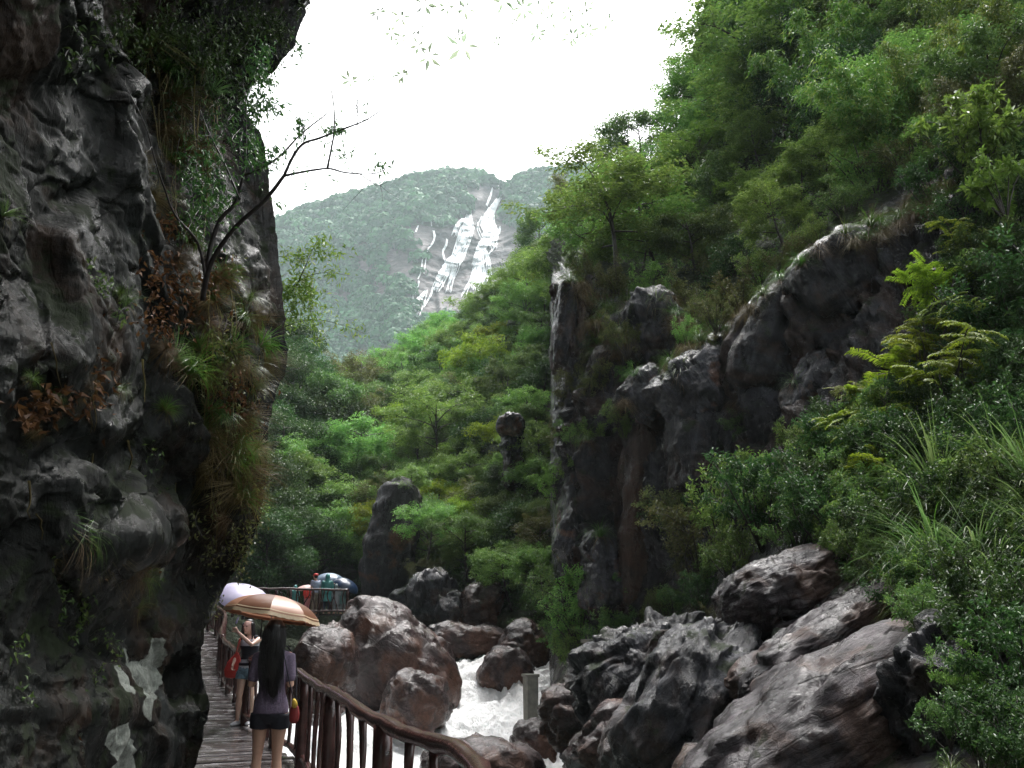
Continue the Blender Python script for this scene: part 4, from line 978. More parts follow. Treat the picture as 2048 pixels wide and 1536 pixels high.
def umbrella(name, apex, axis, R, sag, cloths, label, shaft=.62, roll=0., trim=None, strap=None, handle_m=None, ribs=True, tipm=None, group=None):
    """axis points from the handle up to the tip; R = canopy radius, sag = depth of the dome"""
    root = empty(name, apex); z = Vector(axis).normalized(); root.rotation_euler = (z.to_track_quat('Z', 'Y').to_matrix() @ Matrix.Rotation(roll, 3, 'Z')).to_euler()
    n = 8; per = 8; nr = 14; mb = MB(); rows = []
    def surf(u, a):             # u 0..1 from tip to rim, a angle
        k = (a / (2 * math.pi) * n) % 1; sagp = math.sin(math.pi * k)
        r = R * math.sin(u * 1.42) / math.sin(1.42) * (1 - .075 * sagp * u ** 1.5); h = -sag * (1 - math.cos(u * 1.42)) / (1 - math.cos(1.42)) - .018 * sagp * u * R
        return [r * math.cos(a), r * math.sin(a), h]
    for s_, off in ((0, 0), ):
        v = [surf(i / nr, 2 * math.pi * j / (n * per)) for i in range(nr + 1) for j in range(n * per)]
        q = []; 
        for i in range(nr):
            for j in range(n * per):
                q.append([i * n * per + j, i * n * per + (j + 1) % (n * per), (i + 1) * n * per + (j + 1) % (n * per), (i + 1) * n * per + j])
        q = np.array(q); pan = (np.arange(len(q)) % (n * per)) // per
        for c in range(len(cloths)):
            sel = pan % len(cloths) == c
            mb.add(v, q[sel], None, 0, c)
    cv = mb.obj('canopy', cloths, root)
    if trim:
        t = MB(); m = n * per * 2
        for u0, u1, lift in ((.86, .885, .003), (.93, 1.015, .003)):
            v = []
            for j in range(m):
                a = 2 * math.pi * j / m; sc = .012 * (j % 4 < 2) if u1 > 1 else 0
                p0 = surf(u0, a); p1 = surf(u1 + sc, a); v += [[p0[0] * 1.002, p0[1] * 1.002, p0[2] + lift], [p1[0] * 1.002, p1[1] * 1.002, p1[2] + lift]]
            q = [[2 * j, 2 * j + 1, (2 * j + 3) % (2 * m), (2 * j + 2) % (2 * m)] for j in range(m)]; t.add(v, q)
        t.obj('trim', [trim], cv)
    s_ = MB(); s_.tube([(0, 0, -shaft), (0, 0, 0)], .005, 8); s_.obj('shaft', [M_STEEL], root)
    h = MB(); h.tube([(0, 0, -shaft - .11), (0, 0, -shaft - .10), (0, 0, -shaft - .03), (0, 0, -shaft)], [.011, .015, .0135, .009], 10); h.obj('handle', [handle_m or M_BLACKP], root)
    tp = MB(); tp.tube([(0, 0, -.01), (0, 0, .02), (0, 0, .045)], [.012, .008, .004], 8); tp.obj('tip', [tipm or M_BLACKP], root)
    if ribs:
        for k in range(n):
            a = 2 * math.pi * k / n; rb = MB(); pts = [surf(i / 10, a) for i in range(11)]; rb.tube([(p[0] * .995, p[1] * .995, p[2] - .006) for p in pts], .0022, 5); o = rb.obj('rib', [M_STEEL], root)
            st = MB(); p = surf(.55, a); st.tube([(0, 0, -sag * .95), (p[0], p[1], p[2] - .008)], .002, 4); st.obj('stretcher', [M_STEEL], o)
    if strap:
        a, ln = strap; p = surf(1., a); st = MB(); loc = Vector(p); zi = root.rotation_euler.to_matrix().inverted() @ Vector((0, 0, -1))
        pts = [loc + zi * (ln * t) for t in np.linspace(0, 1, 5)]; st.tube([list(x) for x in pts], .006, 5); st.obj('strap', [M_BLACKP], root)
    tag(root, label, 'umbrella', group); return root
# ---- walkway
EDGE = [(.3, -3, 0), (.25, 0, 0), (.05, 2.4, 0), (-.10, 4.1, 0), (-.5, 5.25, 0), (-.85, 6.2, 0), (-1.21, 7.25, 0), (-2.54, 11.3, 0), (-4.2, 15.2, 0), (-5.2, 18.3, 0), (-6.6, 22, .05), (-8.5, 27.5, .25), (-10.2, 33, .9), (-12.6, 37, 1.6), (-13.1, 39.8, 1.85)]
EP = np.array(catmull(EDGE, 24)); _cl = np.concatenate([[0], np.cumsum(np.linalg.norm(np.diff(EP, axis=0), axis=1))])
def edge_at(s_, off=0.):
    """point on the walkway's right edge at arc length s_, moved off metres to the left"""
    p = np.array([np.interp(s_, _cl, EP[:, k]) for k in range(3)]); q = np.array([np.interp(s_ + .3, _cl, EP[:, k]) for k in range(3)]); r = np.array([np.interp(s_ - .3, _cl, EP[:, k]) for k in range(3)])
    d = q - r; d[2] = 0; d /= np.linalg.norm(d) + 1e-9; n = np.array([-d[1], d[0], 0.]); return p + n * off, d, n
def s_of_y(y): return float(np.interp(y, EP[:, 1], _cl))
def _plank():
    m, t, out = newmat('wet_walkway_planks'); a = t.nodes.new('ShaderNodeAttribute'); a.attribute_name = 'tint'; co = texco(t, (1, 1, 1))
    n1 = noise(t, co, 3, 6); n2 = noise(t, co, 30, 5)
    c = ramp(t, a.outputs['Fac'], [(0, (.035, .028, .028)), (.5, (.085, .072, .072)), (1, (.16, .15, .155))]).outputs[0]
    c = mixc(t, 1., c, ramp(t, n2, [(.3, (.6, .6, .6)), (.7, (1.2, 1.2, 1.2))]).outputs[0], 'MULTIPLY')
    b = t.nodes.new('ShaderNodeBsdfPrincipled'); t.links.new(c, b.inputs['Base Color']); b.inputs['Specular IOR Level'].default_value = .6
    t.links.new(ramp(t, n1, [(.42, (.05,) * 3), (.62, (.35,) * 3)]).outputs[0], b.inputs['Roughness'])
    bp = N(t, 'ShaderNodeBump', Strength=.35, Distance=.01); t.links.new(mth(t, 'ADD', n2, n1), bp.inputs['Height']); t.links.new(bp.outputs[0], b.inputs['Normal']); t.links.new(b.outputs[0], out.inputs[0]); return m
M_PLANK = _plank()
def build_walkway():
    mb = MB(); s_ = 0.; rs = np.random.RandomState(2); np.random.seed(2)
    while s_ < _cl[-1] - .3:
        wd = rs.uniform(.17, .23); a, d, n = edge_at(s_ + .0); b_, d2, n2 = edge_at(s_ + wd - .032); W_ = 1.95 + rs.uniform(-.03, .03); o = rs.uniform(-.03, .05); z = rs.uniform(-.006, .006); tn = rs.rand()
        v = []
        for zz in (-.06, 0):
            for p, nn in ((a, n), (b_, n2)):
                v += [p - nn * o + [0, 0, zz + z], p + nn * W_ + [0, 0, zz + z + rs.uniform(-.004, .004)]]
        mb.add(v, [[0, 1, 3, 2], [4, 6, 7, 5], [0, 4, 5, 1], [2, 3, 7, 6], [0, 2, 6, 4], [1, 5, 7, 3]], None, tn); s_ += wd
    for off in (.2, 1.0, 1.75):
        pts = [edge_at(x, off)[0] - [0, 0, .16] for x in np.arange(0, _cl[-1], .6)]; mb.tube(pts, .09, 4, True, .1)
    # viewing platform where the walkers stand
    for k in range(24):
        y0 = 39.2 + k * .2; mb.box((-9.1, y0 + .09, 1.82), (5.2, .18, .06), None, rs.rand())
    for x in (-11.3, -9.2, -7.0): mb.box((x, 40.9, 1.7), (.18, 3.6, .16), None, .1)
    o = mb.obj('boardwalk', [M_PLANK], None, smooth=False); tag(o, kind='structure')
    # piers
    for k, s_ in enumerate([s_of_y(y) for y in (5, 9, 13, 18, 24, 30, 36)]):
        pass
def railing(label, s0, s1, h=1.0, nb=3, seed=1, post_gap=1.15, r=.05, bend=None, path=None):
    rs = np.random.RandomState(seed); np.random.seed(seed); root = None
    at_ = path or (lambda s_: edge_at(s_, .06))
    p0 = at_(s0)[0]; root = empty('railing', p0); inv = -np.array(p0)
    n = max(8, int((s1 - s0) / .16)); ss = np.linspace(s0, s1, n)
    wob = lambda s_, k: .012 * math.sin(s_ * 1.7 + k) + .006 * math.sin(s_ * 4.7 + k * 2)
    tp = [at_(x)[0] + [0, wob(x, 1), h + wob(x, 2) + .006 * rs.uniform(-1, 1)] + inv for x in ss]; m = MB(); m.tube(tp, r * (1 + .14 * rs.uniform(-1, 1, n)), 10, True, noise=.05); m.obj('top_rail', [M_RAIL], root)
    bp_ = [at_(x)[0] + [0, wob(x, 3), .17 + wob(x, 4)] + inv for x in ss]; m = MB(); m.tube(bp_, r * .85 * (1 + .14 * rs.uniform(-1, 1, n)), 9, True, noise=.05); m.obj('bottom_rail', [M_RAIL], root)
    npst = max(2, int(round((s1 - s0) / post_gap)) + 1); ps = np.linspace(s0 + .05, s1 - .05, npst)
    for i, x in enumerate(ps):
        p, d, nn = at_(x); p = p + inv; m = MB(); t = np.linspace(0, 1, 7); lean = rs.uniform(-.03, .03)
        m.tube([p + d * lean * u + [0, 0, -.12 + (h + .1) * u] for u in t], r * 1.3 * (1 + .08 * rs.uniform(-1, 1, 7)), 10, True, noise=.05); m.obj('post', [M_RAIL], root)
        if i < npst - 1:
            gap = ps[i + 1] - x
            for k in range(nb):
                a = x + gap * (k + 1) / (nb + 1) + rs.uniform(-.04, .04); b_ = a + rs.uniform(-.16, .16); pa, pb = at_(a)[0] + inv, at_(b_)[0] + inv; w1 = rs.uniform(-.08, .08, 2)
                pts = []
                for u in np.linspace(0, 1, 8):
                    q = pa + (pb - pa) * u; q = q + d * (w1[0] * math.sin(math.pi * u) + w1[1] * math.sin(2 * math.pi * u)); q[2] = pa[2] + .16 + (h - .17) * u; pts.append(q)
                m = MB(); m.tube(pts, r * .52 * (1 + .16 * rs.uniform(-1, 1, 8)) * np.array([1.25, 1, .95, .9, .92, 1, 1.05, 1.3]), 8, True, noise=.06); m.obj('baluster', [M_RAIL], root)
    tag(root, label, 'railing'); return root
# ================================================================ BUILD
random.seed(4); np.random.seed(4)
build_right(); build_left_slope()
_U, _Y, _p = build_mountain(); mountain_forest(_U, _Y, _p); build_far_falls()
build_left_cliff(); build_water()

# ---- rocks
BR = 'x'; SL = 'slabs on the right bank'
boulder('boulder', 786, 1330, 29, 275, 190, 4.2, 'biggest brown boulder, egg shaped and wet, standing beside the white cascade', seed=1, rotd=42, fac=.15, rough=.10, pow_=2.4, sub=6)
boulder('boulder', 832, 1402, 25.3, 122, 108, 2.0, 'dark brown boulder with pale cracked crown in front of the biggest boulder', seed=2, rotd=12, fac=.26, rough=.10, pow_=2.6)
boulder('boulder', 645, 1345, 21.5, 116, 180, 2.6, 'rounded grey-topped boulder just behind the near railing, left of the foam', seed=3, rotd=14, fac=.24, rough=.12, pow_=2.3)
boulder('boulder', 965, 1535, 20.5, 225, 110, 2.4, 'low brown boulder at the bottom where the stream leaves the view', seed=4, rotd=4, fac=.24, rough=.13, pow_=2.2)
boulder('boulder', 942, 1282, 34.5, 170, 62, 2.6, 'long flat brown rock lying across the stream above the cascade', seed=5, rotd=6, fac=.2, rough=.12, pow_=3)
boulder('boulder', 1012, 1350, 31, 104, 100, 2.2, 'tilted brown rock with flat pale top right of the white cascade', seed=6, rotd=32, fac=.2, rough=.1, pow_=3.2)
boulder('boulder', 1052, 1300, 32.5, 90, 105, 2.6, 'reddish rock half under the hanging shrub above the cascade', seed=7, rotd=-20, fac=.25, rough=.14, pow_=2.8)
boulder('boulder', 1068, 1490, 23.4, 70, 90, 1.4, 'dark cracked rock on the right shore of the foaming pool', seed=9, rotd=-20, fac=.3, pow_=2.8)
boulder('standing_rock', 785, 1085, 44.5, 100, 250, 3.4, 'tall rounded grey standing rock rising behind the biggest boulder', M_GREYROCK, 10, 9, .2, .12, pow_=2.8, bed=(1, 1, .4), cat='rock', sub=6)
boulder('rock', 1021, 852, 43.2, 56, 46, 1.6, 'small angular grey rock jutting out of the green slope', M_GREYROCK, 11, 4, fac=.3, pow_=3.2, cat='rock')
boulder('rock', 1026, 922, 43.6, 46, 120, 1.6, 'dark narrow rock directly under the jutting grey rock', M_CLIFF, 12, -4, fac=.3, pow_=3, cat='rock')
boulder('rock', 868, 1205, 38.5, 90, 120, 2.6, 'wet grey rock at the slope foot left of two dark blocks', M_CLIFF, 13, -12, fac=.35, pow_=3, cat='rock')
boulder('rock', 902, 1230, 37.6, 60, 90, 2, 'blue-grey block behind the long flat rock', M_CLIFF, 14, 20, fac=.35, pow_=3, cat='rock')
boulder('rock', 965, 1225, 37.2, 85, 110, 2.4, 'brown block at the slope foot right of the blue-grey block', M_BOULDER, 15, 4, fac=.3, pow_=3.4, cat='rock')
boulder('rock', 820, 1225, 40, 70, 80, 2.4, 'dark rock between the standing rock and the biggest boulder', M_CLIFF, 16, -30, fac=.35, pow_=3, cat='rock')
# faces standing out of the right cliff
OC = dict(cat='outcrop', sub=6)
boulder('rock_outcrop', 1128, 650, 29.45, 46, 210, 1.6, 'dark upright pillar at the sharp corner of the right cliff', M_CLIFF, 41, 6, .18, .10, pow_=3.4, bed=(1, 1, .3), **OC)
boulder('rock_outcrop', 1158, 680, 29.35, 22, 170, 1., 'narrow orange-brown rib beside the dark corner pillar', M_BARKROCK, 42, 4, .18, .10, pow_=3, bed=(1, 1, .3), **OC)
boulder('rock_outcrop', 1312, 670, 27.05, 120, 190, 2.2, 'grey split block hanging under the grassy ledge', M_CLIFF, 43, -10, .3, .10, pow_=3.4, bed=(1.2, 1, .5), **OC)
boulder('rock_outcrop', 1215, 790, 27.65, 90, 210, 2., 'grey upright block between corner pillar and split block', M_CLIFF, 44, 4, .28, .10, pow_=3.4, bed=(1.2, 1, .4), **OC)
boulder('rock_outcrop', 1285, 1030, 25.25, 105, 400, 2.2, 'tall brown streaked pillar like bark, lower middle of the cliff', M_BARKROCK, 45, 5, .16, .10, pow_=3, bed=(1.4, 1, .25), **OC)
boulder('rock_outcrop', 1168, 1000, 27.65, 80, 260, 2., 'slanting shiny pillar above the hanging shrub', M_WET, 46, 14, .3, .10, pow_=2.8, bed=(1.2, 1, .4), **OC)
boulder('rock_outcrop', 1222, 1150, 25.85, 120, 170, 2., 'white-glinting wet face at the foot of the brown pillar', M_WET, 47, -8, .4, .12, pow_=2.8, bed=(1.2, 1, 1.4), **OC)
boulder('rock_outcrop', 1452, 690, 24.25, 220, 62, 2.4, 'long pale wet ledge running diagonally under the grassy ledge', M_WET, 48, -36, .22, .10, pow_=3, bed=(.8, 1, 1.6), **OC)
boulder('rock_outcrop', 1408, 790, 23.05, 190, 170, 2., 'shiniest wet patch in the middle of the cliff', M_WET, 49, -28, .34, .14, pow_=2.8, bed=(1, 1, 1.3), **OC)
boulder('rock_outcrop', 1300, 800, 25.05, 130, 120, 2., 'slanted bright wet ledge left of the shiniest patch', M_WET, 50, -38, .3, .12, pow_=3, bed=(1, 1, 1.4), **OC)
boulder('rock_outcrop', 1560, 690, 21.45, 190, 300, 2.4, 'big smooth streaked face below the diagonal top of the cliff', M_CLIFF, 51, 22, .18, .10, pow_=3, bed=(1.2, 1, .5), **OC)
boulder('rock_outcrop', 1640, 790, 19.85, 130, 170, 2., 'pale slab face left of the yellow-green shrubs', M_WET, 52, 32, .26, .10, pow_=3, bed=(1.2, 1, .8), **OC)
boulder('rock_outcrop', 1690, 560, 20.05, 260, 200, 2.6, 'blue-grey bulging face high on the cliff', M_CLIFF, 53, -28, .22, .12, pow_=2.8, bed=(1, 1, .6), **OC)
boulder('rock_outcrop', 1420, 910, 22.85, 170, 220, 2., 'black seeping face above the leafy ledge', M_CLIFF, 54, 8, .22, .10, pow_=3, bed=(1.3, 1, .5), **OC)
# right bank, near
boulder('boulder', 1562, 1192, 13.8, 250, 150, 2.2, 'rounded grey boulder on the bank above the slanting slabs', M_SLAB, 21, -22, fac=0.24, rough=.12, pow_=2.5, sub=6)
boulder('rock_slab', 1655, 1275, 11.6, 420, 92, 1.6, 'long grey slab slanting up to the right across the bank', M_SLAB, 22, -31, fac=0.24, rough=.08, pow_=3.6, bed=(.6, 1, 1.8), sub=6, cat='slab')
boulder('rock_slab', 1635, 1485, 9.3, 560, 230, 2.2, 'biggest pinkish grey slab filling the lower right bank', M_SLAB, 23, -30, fac=0.22, rough=.10, pow_=3.2, bed=(.7, 1, 1.5), sub=6, cat='slab')
boulder('rock_slab', 1360, 1430, 13.2, 200, 370, 2.2, 'upright dark grey slab leaning right of the shallow pool', M_CLIFF, 24, 30, fac=0.3, rough=.12, pow_=2.8, bed=(1.6, 1, .6), sub=6, cat='slab')
boulder('rock', 1285, 1335, 17.5, 300, 150, 2.4, 'wet shiny rock with broken faces above the shallow pool', M_CLIFF, 25, -28, fac=0.42, rough=.14, pow_=2.7, bed=(.8, 1, 1.6), sub=6, cat='rock')
boulder('rock', 1150, 1420, 20.5, 130, 110, 2.2, 'brown broken rock left of the leaning upright slab', M_BOULDER, 26, -14, fac=0.45, rough=.14, pow_=2.8, cat='rock')
boulder('rock', 1250, 1500, 16.0, 190, 150, 2.0, 'reddish striped rock at the bottom edge beside the pool', M_BOULDER, 27, -38, fac=0.4, rough=.1, pow_=3, bed=(.7, 1, 2.2), cat='rock')
boulder('rock', 1440, 1300, 14.2, 190, 90, 1.8, 'grey cracked rock below the rounded boulder', M_SLAB, 28, -30, fac=0.4, rough=.12, pow_=3, cat='rock')
boulder('rock', 1900, 1380, 8.3, 300, 240, 1.8, 'dark mossy rock in the lower right corner', M_CLIFF, 30, -20, fac=0.3, rough=.14, pow_=2.6, sub=6, cat='rock')
# old concrete
for px, py, D, sx, hh, lab in ((1061, 1402, 25.5, .3, 1.25, 'grey square concrete post on the right shore of the foaming pool'), (1196, 1318, 22.5, .62, .78, 'squat concrete block under the hanging shrub at the cliff foot')):
    mb = MB(); R = Matrix.Rotation(.35, 3, 'Z'); c = V(px, py, D); mb.box((0, 0, 0), (sx, .35, hh), R, 0, 0, .012); mb.box((0, 0, hh / 2 + .03), (sx + .06, .42, .07), R, 0, 0, .012)
    o = mb.obj('concrete_post', [M_CONC], None, smooth=False); o.location = c; tag(o, lab, 'post')

# ---- walkway and railings
build_walkway()
railing('brown log-style railing along the near edge of the wet walkway, by the foam', s_of_y(1.2), s_of_y(12.6), h=1.0, nb=3, seed=1, r=.046, post_gap=2.35)
railing('brown log-style railing where the walkway bends behind the two women', s_of_y(13.2), s_of_y(25), h=1.0, nb=3, seed=2, r=.05, post_gap=2.)
railing('brown railing on the far climbing stretch of the walkway', s_of_y(25.6), s_of_y(35), h=1.0, nb=4, seed=4, r=.055)
_pp = lambda s_: (np.array([-12.9 + s_, 38.7 + .06 * s_, 1.85 - .01 * s_]), np.array([1., .06, 0]), np.array([0, 1., 0]))
railing('straight brown railing in front of the distant walkers', 0, 6.0, h=1.05, nb=5, seed=3, r=.05, path=_pp)

# ---- people
def garment(name, root, mats, parts, voxel=.009, sm=3):
    mb = MB(); parts(mb); return fuse(mb, name, mats, root, voxel, sm)
def woman_back():
    J = dict(hip=(0, 0, .84), neck=(.0, .0, 1.345), head=(-.005, .015, 1.485), shL=(-.135, 0, 1.285), elL=(-.185, -.03, 1.03), wrL=(-.19, .19, 1.10), shR=(.135, 0, 1.285), elR=(.165, -.02, 1.03), wrR=(.10, .19, 1.12),
             hpL=(-.085, 0, .80), knL=(-.10, .03, .45), anL=(-.115, -.01, .075), hpR=(.085, 0, .80), knR=(.07, .03, .45), anR=(.085, .01, .075), hnL=(1, 0, .2), hnR=(-1, 0, .2), curlL=1.2, curlR=.8, hdL=(.1, .9, .3), hdR=(-.3, .8, .3))
    root, at = figure('person', (-2.15, 8.5, 0), .06, J, dict(look=(-.25, 1, -.1), wide=.86), .007)
    def shirt(mb):
        torso(mb, J['hip'], J['neck'], .86, .016, .0, .50, .02)
        torso(mb, (0, 0, .80), (0, 0, 1.32), .86, .022, -.02, .06)
        for k, s_ in (('L', -1), ('R', 1)):
            a, b = Vector(J['sh' + k]), Vector(J['el' + k]); chain(mb, [list(a - Vector((s_ * .05, 0, 0))), list(a), list(a.lerp(b, .72))], [.054, .058, .05], 12)
    garment('shirt', root, [M_SHIRT], shirt)
    def shorts(mb):
        torso(mb, (0, 0, .82), (0, 0, 1.34), .86, .017, -.10, .08)
        for s_, x in ((-1, 'L'), (1, 'R')):
            a, b = Vector(J['hp' + x]), Vector(J['kn' + x]); mb.tube([list(a), list(a.lerp(b, .16)), list(a.lerp(b, .36))], [.09, .094, .09], 16)
    garment('shorts', root, [M_BLACKC], shorts)
    mb = MB(); c = Vector(J['head']); rs = np.random.RandomState(3); np.random.seed(3)
    loft(mb, [((c.x, c.y - .02, c.z + .128), .02, .02, (0, 0, 1)), ((c.x, c.y - .02, c.z + .115), .055, .07, (0, 0, 1)), ((c.x, c.y - .02, c.z + .07),   .082, .098, (0, 0, 1)), ((c.x, c.y - .025, c.z + .01), .086, .096, (0, 0, 1)), ((c.x, c.y - .045, c.z - .06), .086, .078, (0, 0, 1)),
              ((c.x + .01, c.y - .07, c.z - .16), .088, .055, (0, 0, 1)), ((c.x + .015, c.y - .10, c.z - .28), .082, .042, (0, 0, 1)), ((c.x + .02, c.y - .11, c.z - .42), .062, .034, (0, 0, 1)), ((c.x + .03, c.y - .11, c.z - .52), .04, .022, (0, 0, 1)), ((c.x + .03, c.y - .11, c.z - .56), .012, .01, (0, 0, 1))], 18)
    hair = fuse(mb, 'hair', [M_HAIR], root, .008, 2)
    m = MB()
    for k in range(220):
        a = rs.uniform(math.pi * 1.0, math.pi * 2.0); st = c + Vector((math.cos(a) * .09, math.sin(a) * .085 - .02, rs.uniform(.02, .07))); w_ = rs.uniform(-.02, .02); e = rs.uniform(.38, .60)
        pts = [st, st + Vector((math.cos(a) * .015, -.03, -.12)), Vector((c.x + math.cos(a) * .095 + w_, c.y - .105 - .03 * rs.rand(), c.z - .25)), Vector((c.x + .02 + math.cos(a) * .07 + w_ * 2, c.y - .13 - .02 * rs.rand(), c.z - e))]
        m.tube([list(p) for p in catmull([list(p) for p in pts], 4)], np.linspace(.0035, .0010, 13), 4)
    m.obj('strands', [M_HAIR], hair)
    for s_, k in ((-1, 'L'), (1, 'R')):
        an = Vector(J['an' + k]); mb = MB(); loft(mb, [(an + Vector((0, -.06, -.068)), .025, .01, (0, 1, 0)), (an + Vector((0, -.05, -.055)), .034, .022, (0, 1, 0)), (an + Vector((0, .05, -.052)), .040, .024, (0, 1, 0)), (an + Vector((s_ * .01, .13, -.058)), .040, .018, (0, 1, 0)), (an + Vector((s_ * .015, .175, -.064)), .02, .008, (0, 1, 0))], 14); mb.obj('shoe', [M_SHOE], root)
    tag(root, 'woman seen from behind with long black hair, mauve T-shirt and black shorts under brown umbrella', 'person')
woman_back()
def woman_front():
    J = dict(hip=(0, 0, .85), neck=(.0, .0, 1.35), head=(.03, .02, 1.49), shL=(-.155, .02, 1.295), elL=(-.12, .20, 1.22), wrL=(.10, .27, 1.42), shR=(.155, 0, 1.285), elR=(.23, -.04, 1.06), wrR=(.20, .13, .92),
             hpL=(-.085, 0, .81), knL=(-.11, .06, .45), anL=(-.06, -.10, .075), hpR=(.085, 0, .81), knR=(.09, .05, .45), anR=(.11, .02, .075), hnL=(0, 1, 0), hnR=(-.6, 0, 0), curlL=1.25, curlR=.6, hdL=(.55, .15, .7), hdR=(-.05, .4, -.8))
    p = P(488, 1452, 15.1); root, at = figure('person', (float(p[0]), 15.1, 0), math.pi - .15, J, dict(look=(.3, 1, 0), wide=.93, skin=M_SKIN2), .008)
    def tee(mb):
        torso(mb, J['hip'], J['neck'], .93, .012, .0, .48, .01)
    garment('undershirt', root, [M_WHITEC], tee)
    def vest(mb):
        torso(mb, (0, 0, .86), J['neck'], .93, .024, .14, .36)
        for k, s_ in (('L', -1), ('R', 1)):
            chain(mb, [(s_ * .09, -.03, 1.20), (s_ * .10, 0, 1.33)], [.05, .045], 10)
    garment('vest', root, [M_BLACKC], vest)
    def shorts(mb):
        torso(mb, (0, 0, .83), (0, 0, 1.35), .93, .018, -.10, .08)
        for s_, x in ((-1, 'L'), (1, 'R')):
            a, b = Vector(J['hp' + x]), Vector(J['kn' + x]); mb.tube([list(a), list(a.lerp(b, .16)), list(a.lerp(b, .34))], [.098, .104, .106], 16)
    sh = garment('denim_shorts', root, [M_DENIM], shorts)
    mb = MB(); loft(mb, [((0, -.002, .90), .158, .116, (0, 0, 1)), ((0, -.002, .94), .155, .113, (0, 0, 1))], 24); mb.obj('belt', [M_BLACKC], sh)
    mb = MB(); c = Vector(J['head']); loft(mb, [((c.x, c.y - .02, c.z + .125), .02, .02, (0, 0, 1)), ((c.x, c.y - .02, c.z + .11), .06, .07, (0, 0, 1)), ((c.x, c.y - .03, c.z + .05), .086, .086, (0, 0, 1)), ((c.x, c.y - .045, c.z - .03), .088, .07, (0, 0, 1)), ((c.x - .01, c.y - .07, c.z - .14), .085, .045, (0, 0, 1)), ((c.x - .02, c.y - .09, c.z - .26), .05, .025, (0, 0, 1)), ((c.x - .02, c.y - .09, c.z - .3), .012, .01, (0, 0, 1))], 16)
    for k in (-1, 1): chain(mb, [(c.x + k * .075, c.y + .03, c.z + .05), (c.x + k * .088, c.y + .03, c.z - .05), (c.x + k * .09, c.y + .04, c.z - .2)], [.025, .024, .012], 8)
    fuse(mb, 'hair', [M_HAIR], root, .009, 2)
    for s_, k in ((-1, 'L'), (1, 'R')):
        an = Vector(J['an' + k]); mb = MB(); loft(mb, [(an + Vector((0, -.065, -.06)), .025, .02, (0, 1, 0)), (an + Vector((0, -.05, -.045)), .040, .036, (0, 1, 0)), (an + Vector((0, .05, -.045)), .044, .036, (0, 1, 0)), (an + Vector((s_ * .01, .14, -.054)), .044, .026, (0, 1, 0)), (an + Vector((s_ * .015, .185, -.06)), .02, .012, (0, 1, 0))], 14); mb.obj('shoe', [M_SHOE], root)
    tag(root, 'woman facing the camera in black vest and denim shorts, arm raised under white umbrella', 'person')
    return root
_wf = woman_front()
# red shoulder bag
mb = MB(); q = _wf.matrix_basis @ Vector((.255, .02, 0)); bx, by = q.x, q.y
loft(mb, [((bx, by, .70), .02, .015, (0, 0, 1)), ((bx, by, .72), .11, .055, (0, 0, 1)), ((bx, by, .82), .135, .075, (0, 0, 1)), ((bx + .02, by, .95), .11, .06, (0, 0, 1)), ((bx + .05, by, 1.06), .045, .03, (0, 0, 1)), ((bx + .06, by, 1.10), .015, .015, (0, 0, 1))], 18)
bag = fuse(mb, 'shoulder_bag', [M_RED], None, .01, 3); m = MB(); m.tube(catmull([(bx + .05, by - .05, 1.07), (bx + .08, by - .05, 1.2), (bx + .11, by - .02, 1.345), (bx + .12, by + .06, 1.33), (bx + .07, by + .05, 1.15), (bx + .05, by + .02, 1.07)], 6), .009, 7); m.obj('strap', [M_RED], bag)
tag(bag, 'red slouchy shoulder bag at the side of the woman in denim shorts', 'bag')
mb = MB(); loft(mb, [((-1.92, 8.42, .72), .02, .015, (0, 0, 1)), ((-1.92, 8.42, .74), .042, .03, (0, 0, 1)), ((-1.92, 8.42, .80), .048, .032, (0, 0, 1)), ((-1.92, 8.42, .86), .035, .024, (0, 0, 1)), ((-1.92, 8.42, .88), .012, .01, (0, 0, 1))], 16)
b2 = fuse(mb, 'hip_bag', [M_DKRED], None, .006, 2); m = MB(); loft(m, [((-1.92, 8.40, .85), .012, .01, (0, 0, 1)), ((-1.915, 8.39, .875), .028, .02, (0, 0, 1)), ((-1.92, 8.39, .91), .022, .018, (0, 0, 1)), ((-1.925, 8.39, .93), .008, .008, (0, 0, 1))], 12); m.obj('yellow_cloth', [M_YELLOW], b2)
m = MB(); m.tube(catmull([(-1.92, 8.43, .88), (-1.97, 8.40, 1.05), (-2.02, 8.38, 1.25), (-2.05, 8.43, 1.345), (-2.03, 8.52, 1.36), (-1.97, 8.60, 1.2), (-1.93, 8.5, .89)], 5), .005, 6); m.obj('strap', [M_BLACKC], b2)
tag(b2, 'small red bag with yellow cloth at the right hip of the mauve-shirted woman', 'bag')
umbrella('umbrella', V(553, 1191, 8.78), (.15, .10, 1), .455, .205, [M_BRONZE1, M_BRONZE2], 'brown umbrella with light and dark bronze panels and cream trim, nearest', .60, math.radians(22.5), M_TRIM, (math.radians(-30), .19))
umbrella('umbrella', V(500, 1176, 14.55), (.42, -.30, 1), .50, .24, [M_LAV], 'white and lavender umbrella of the woman in denim shorts', .50, .2, None, None, M_LAV)
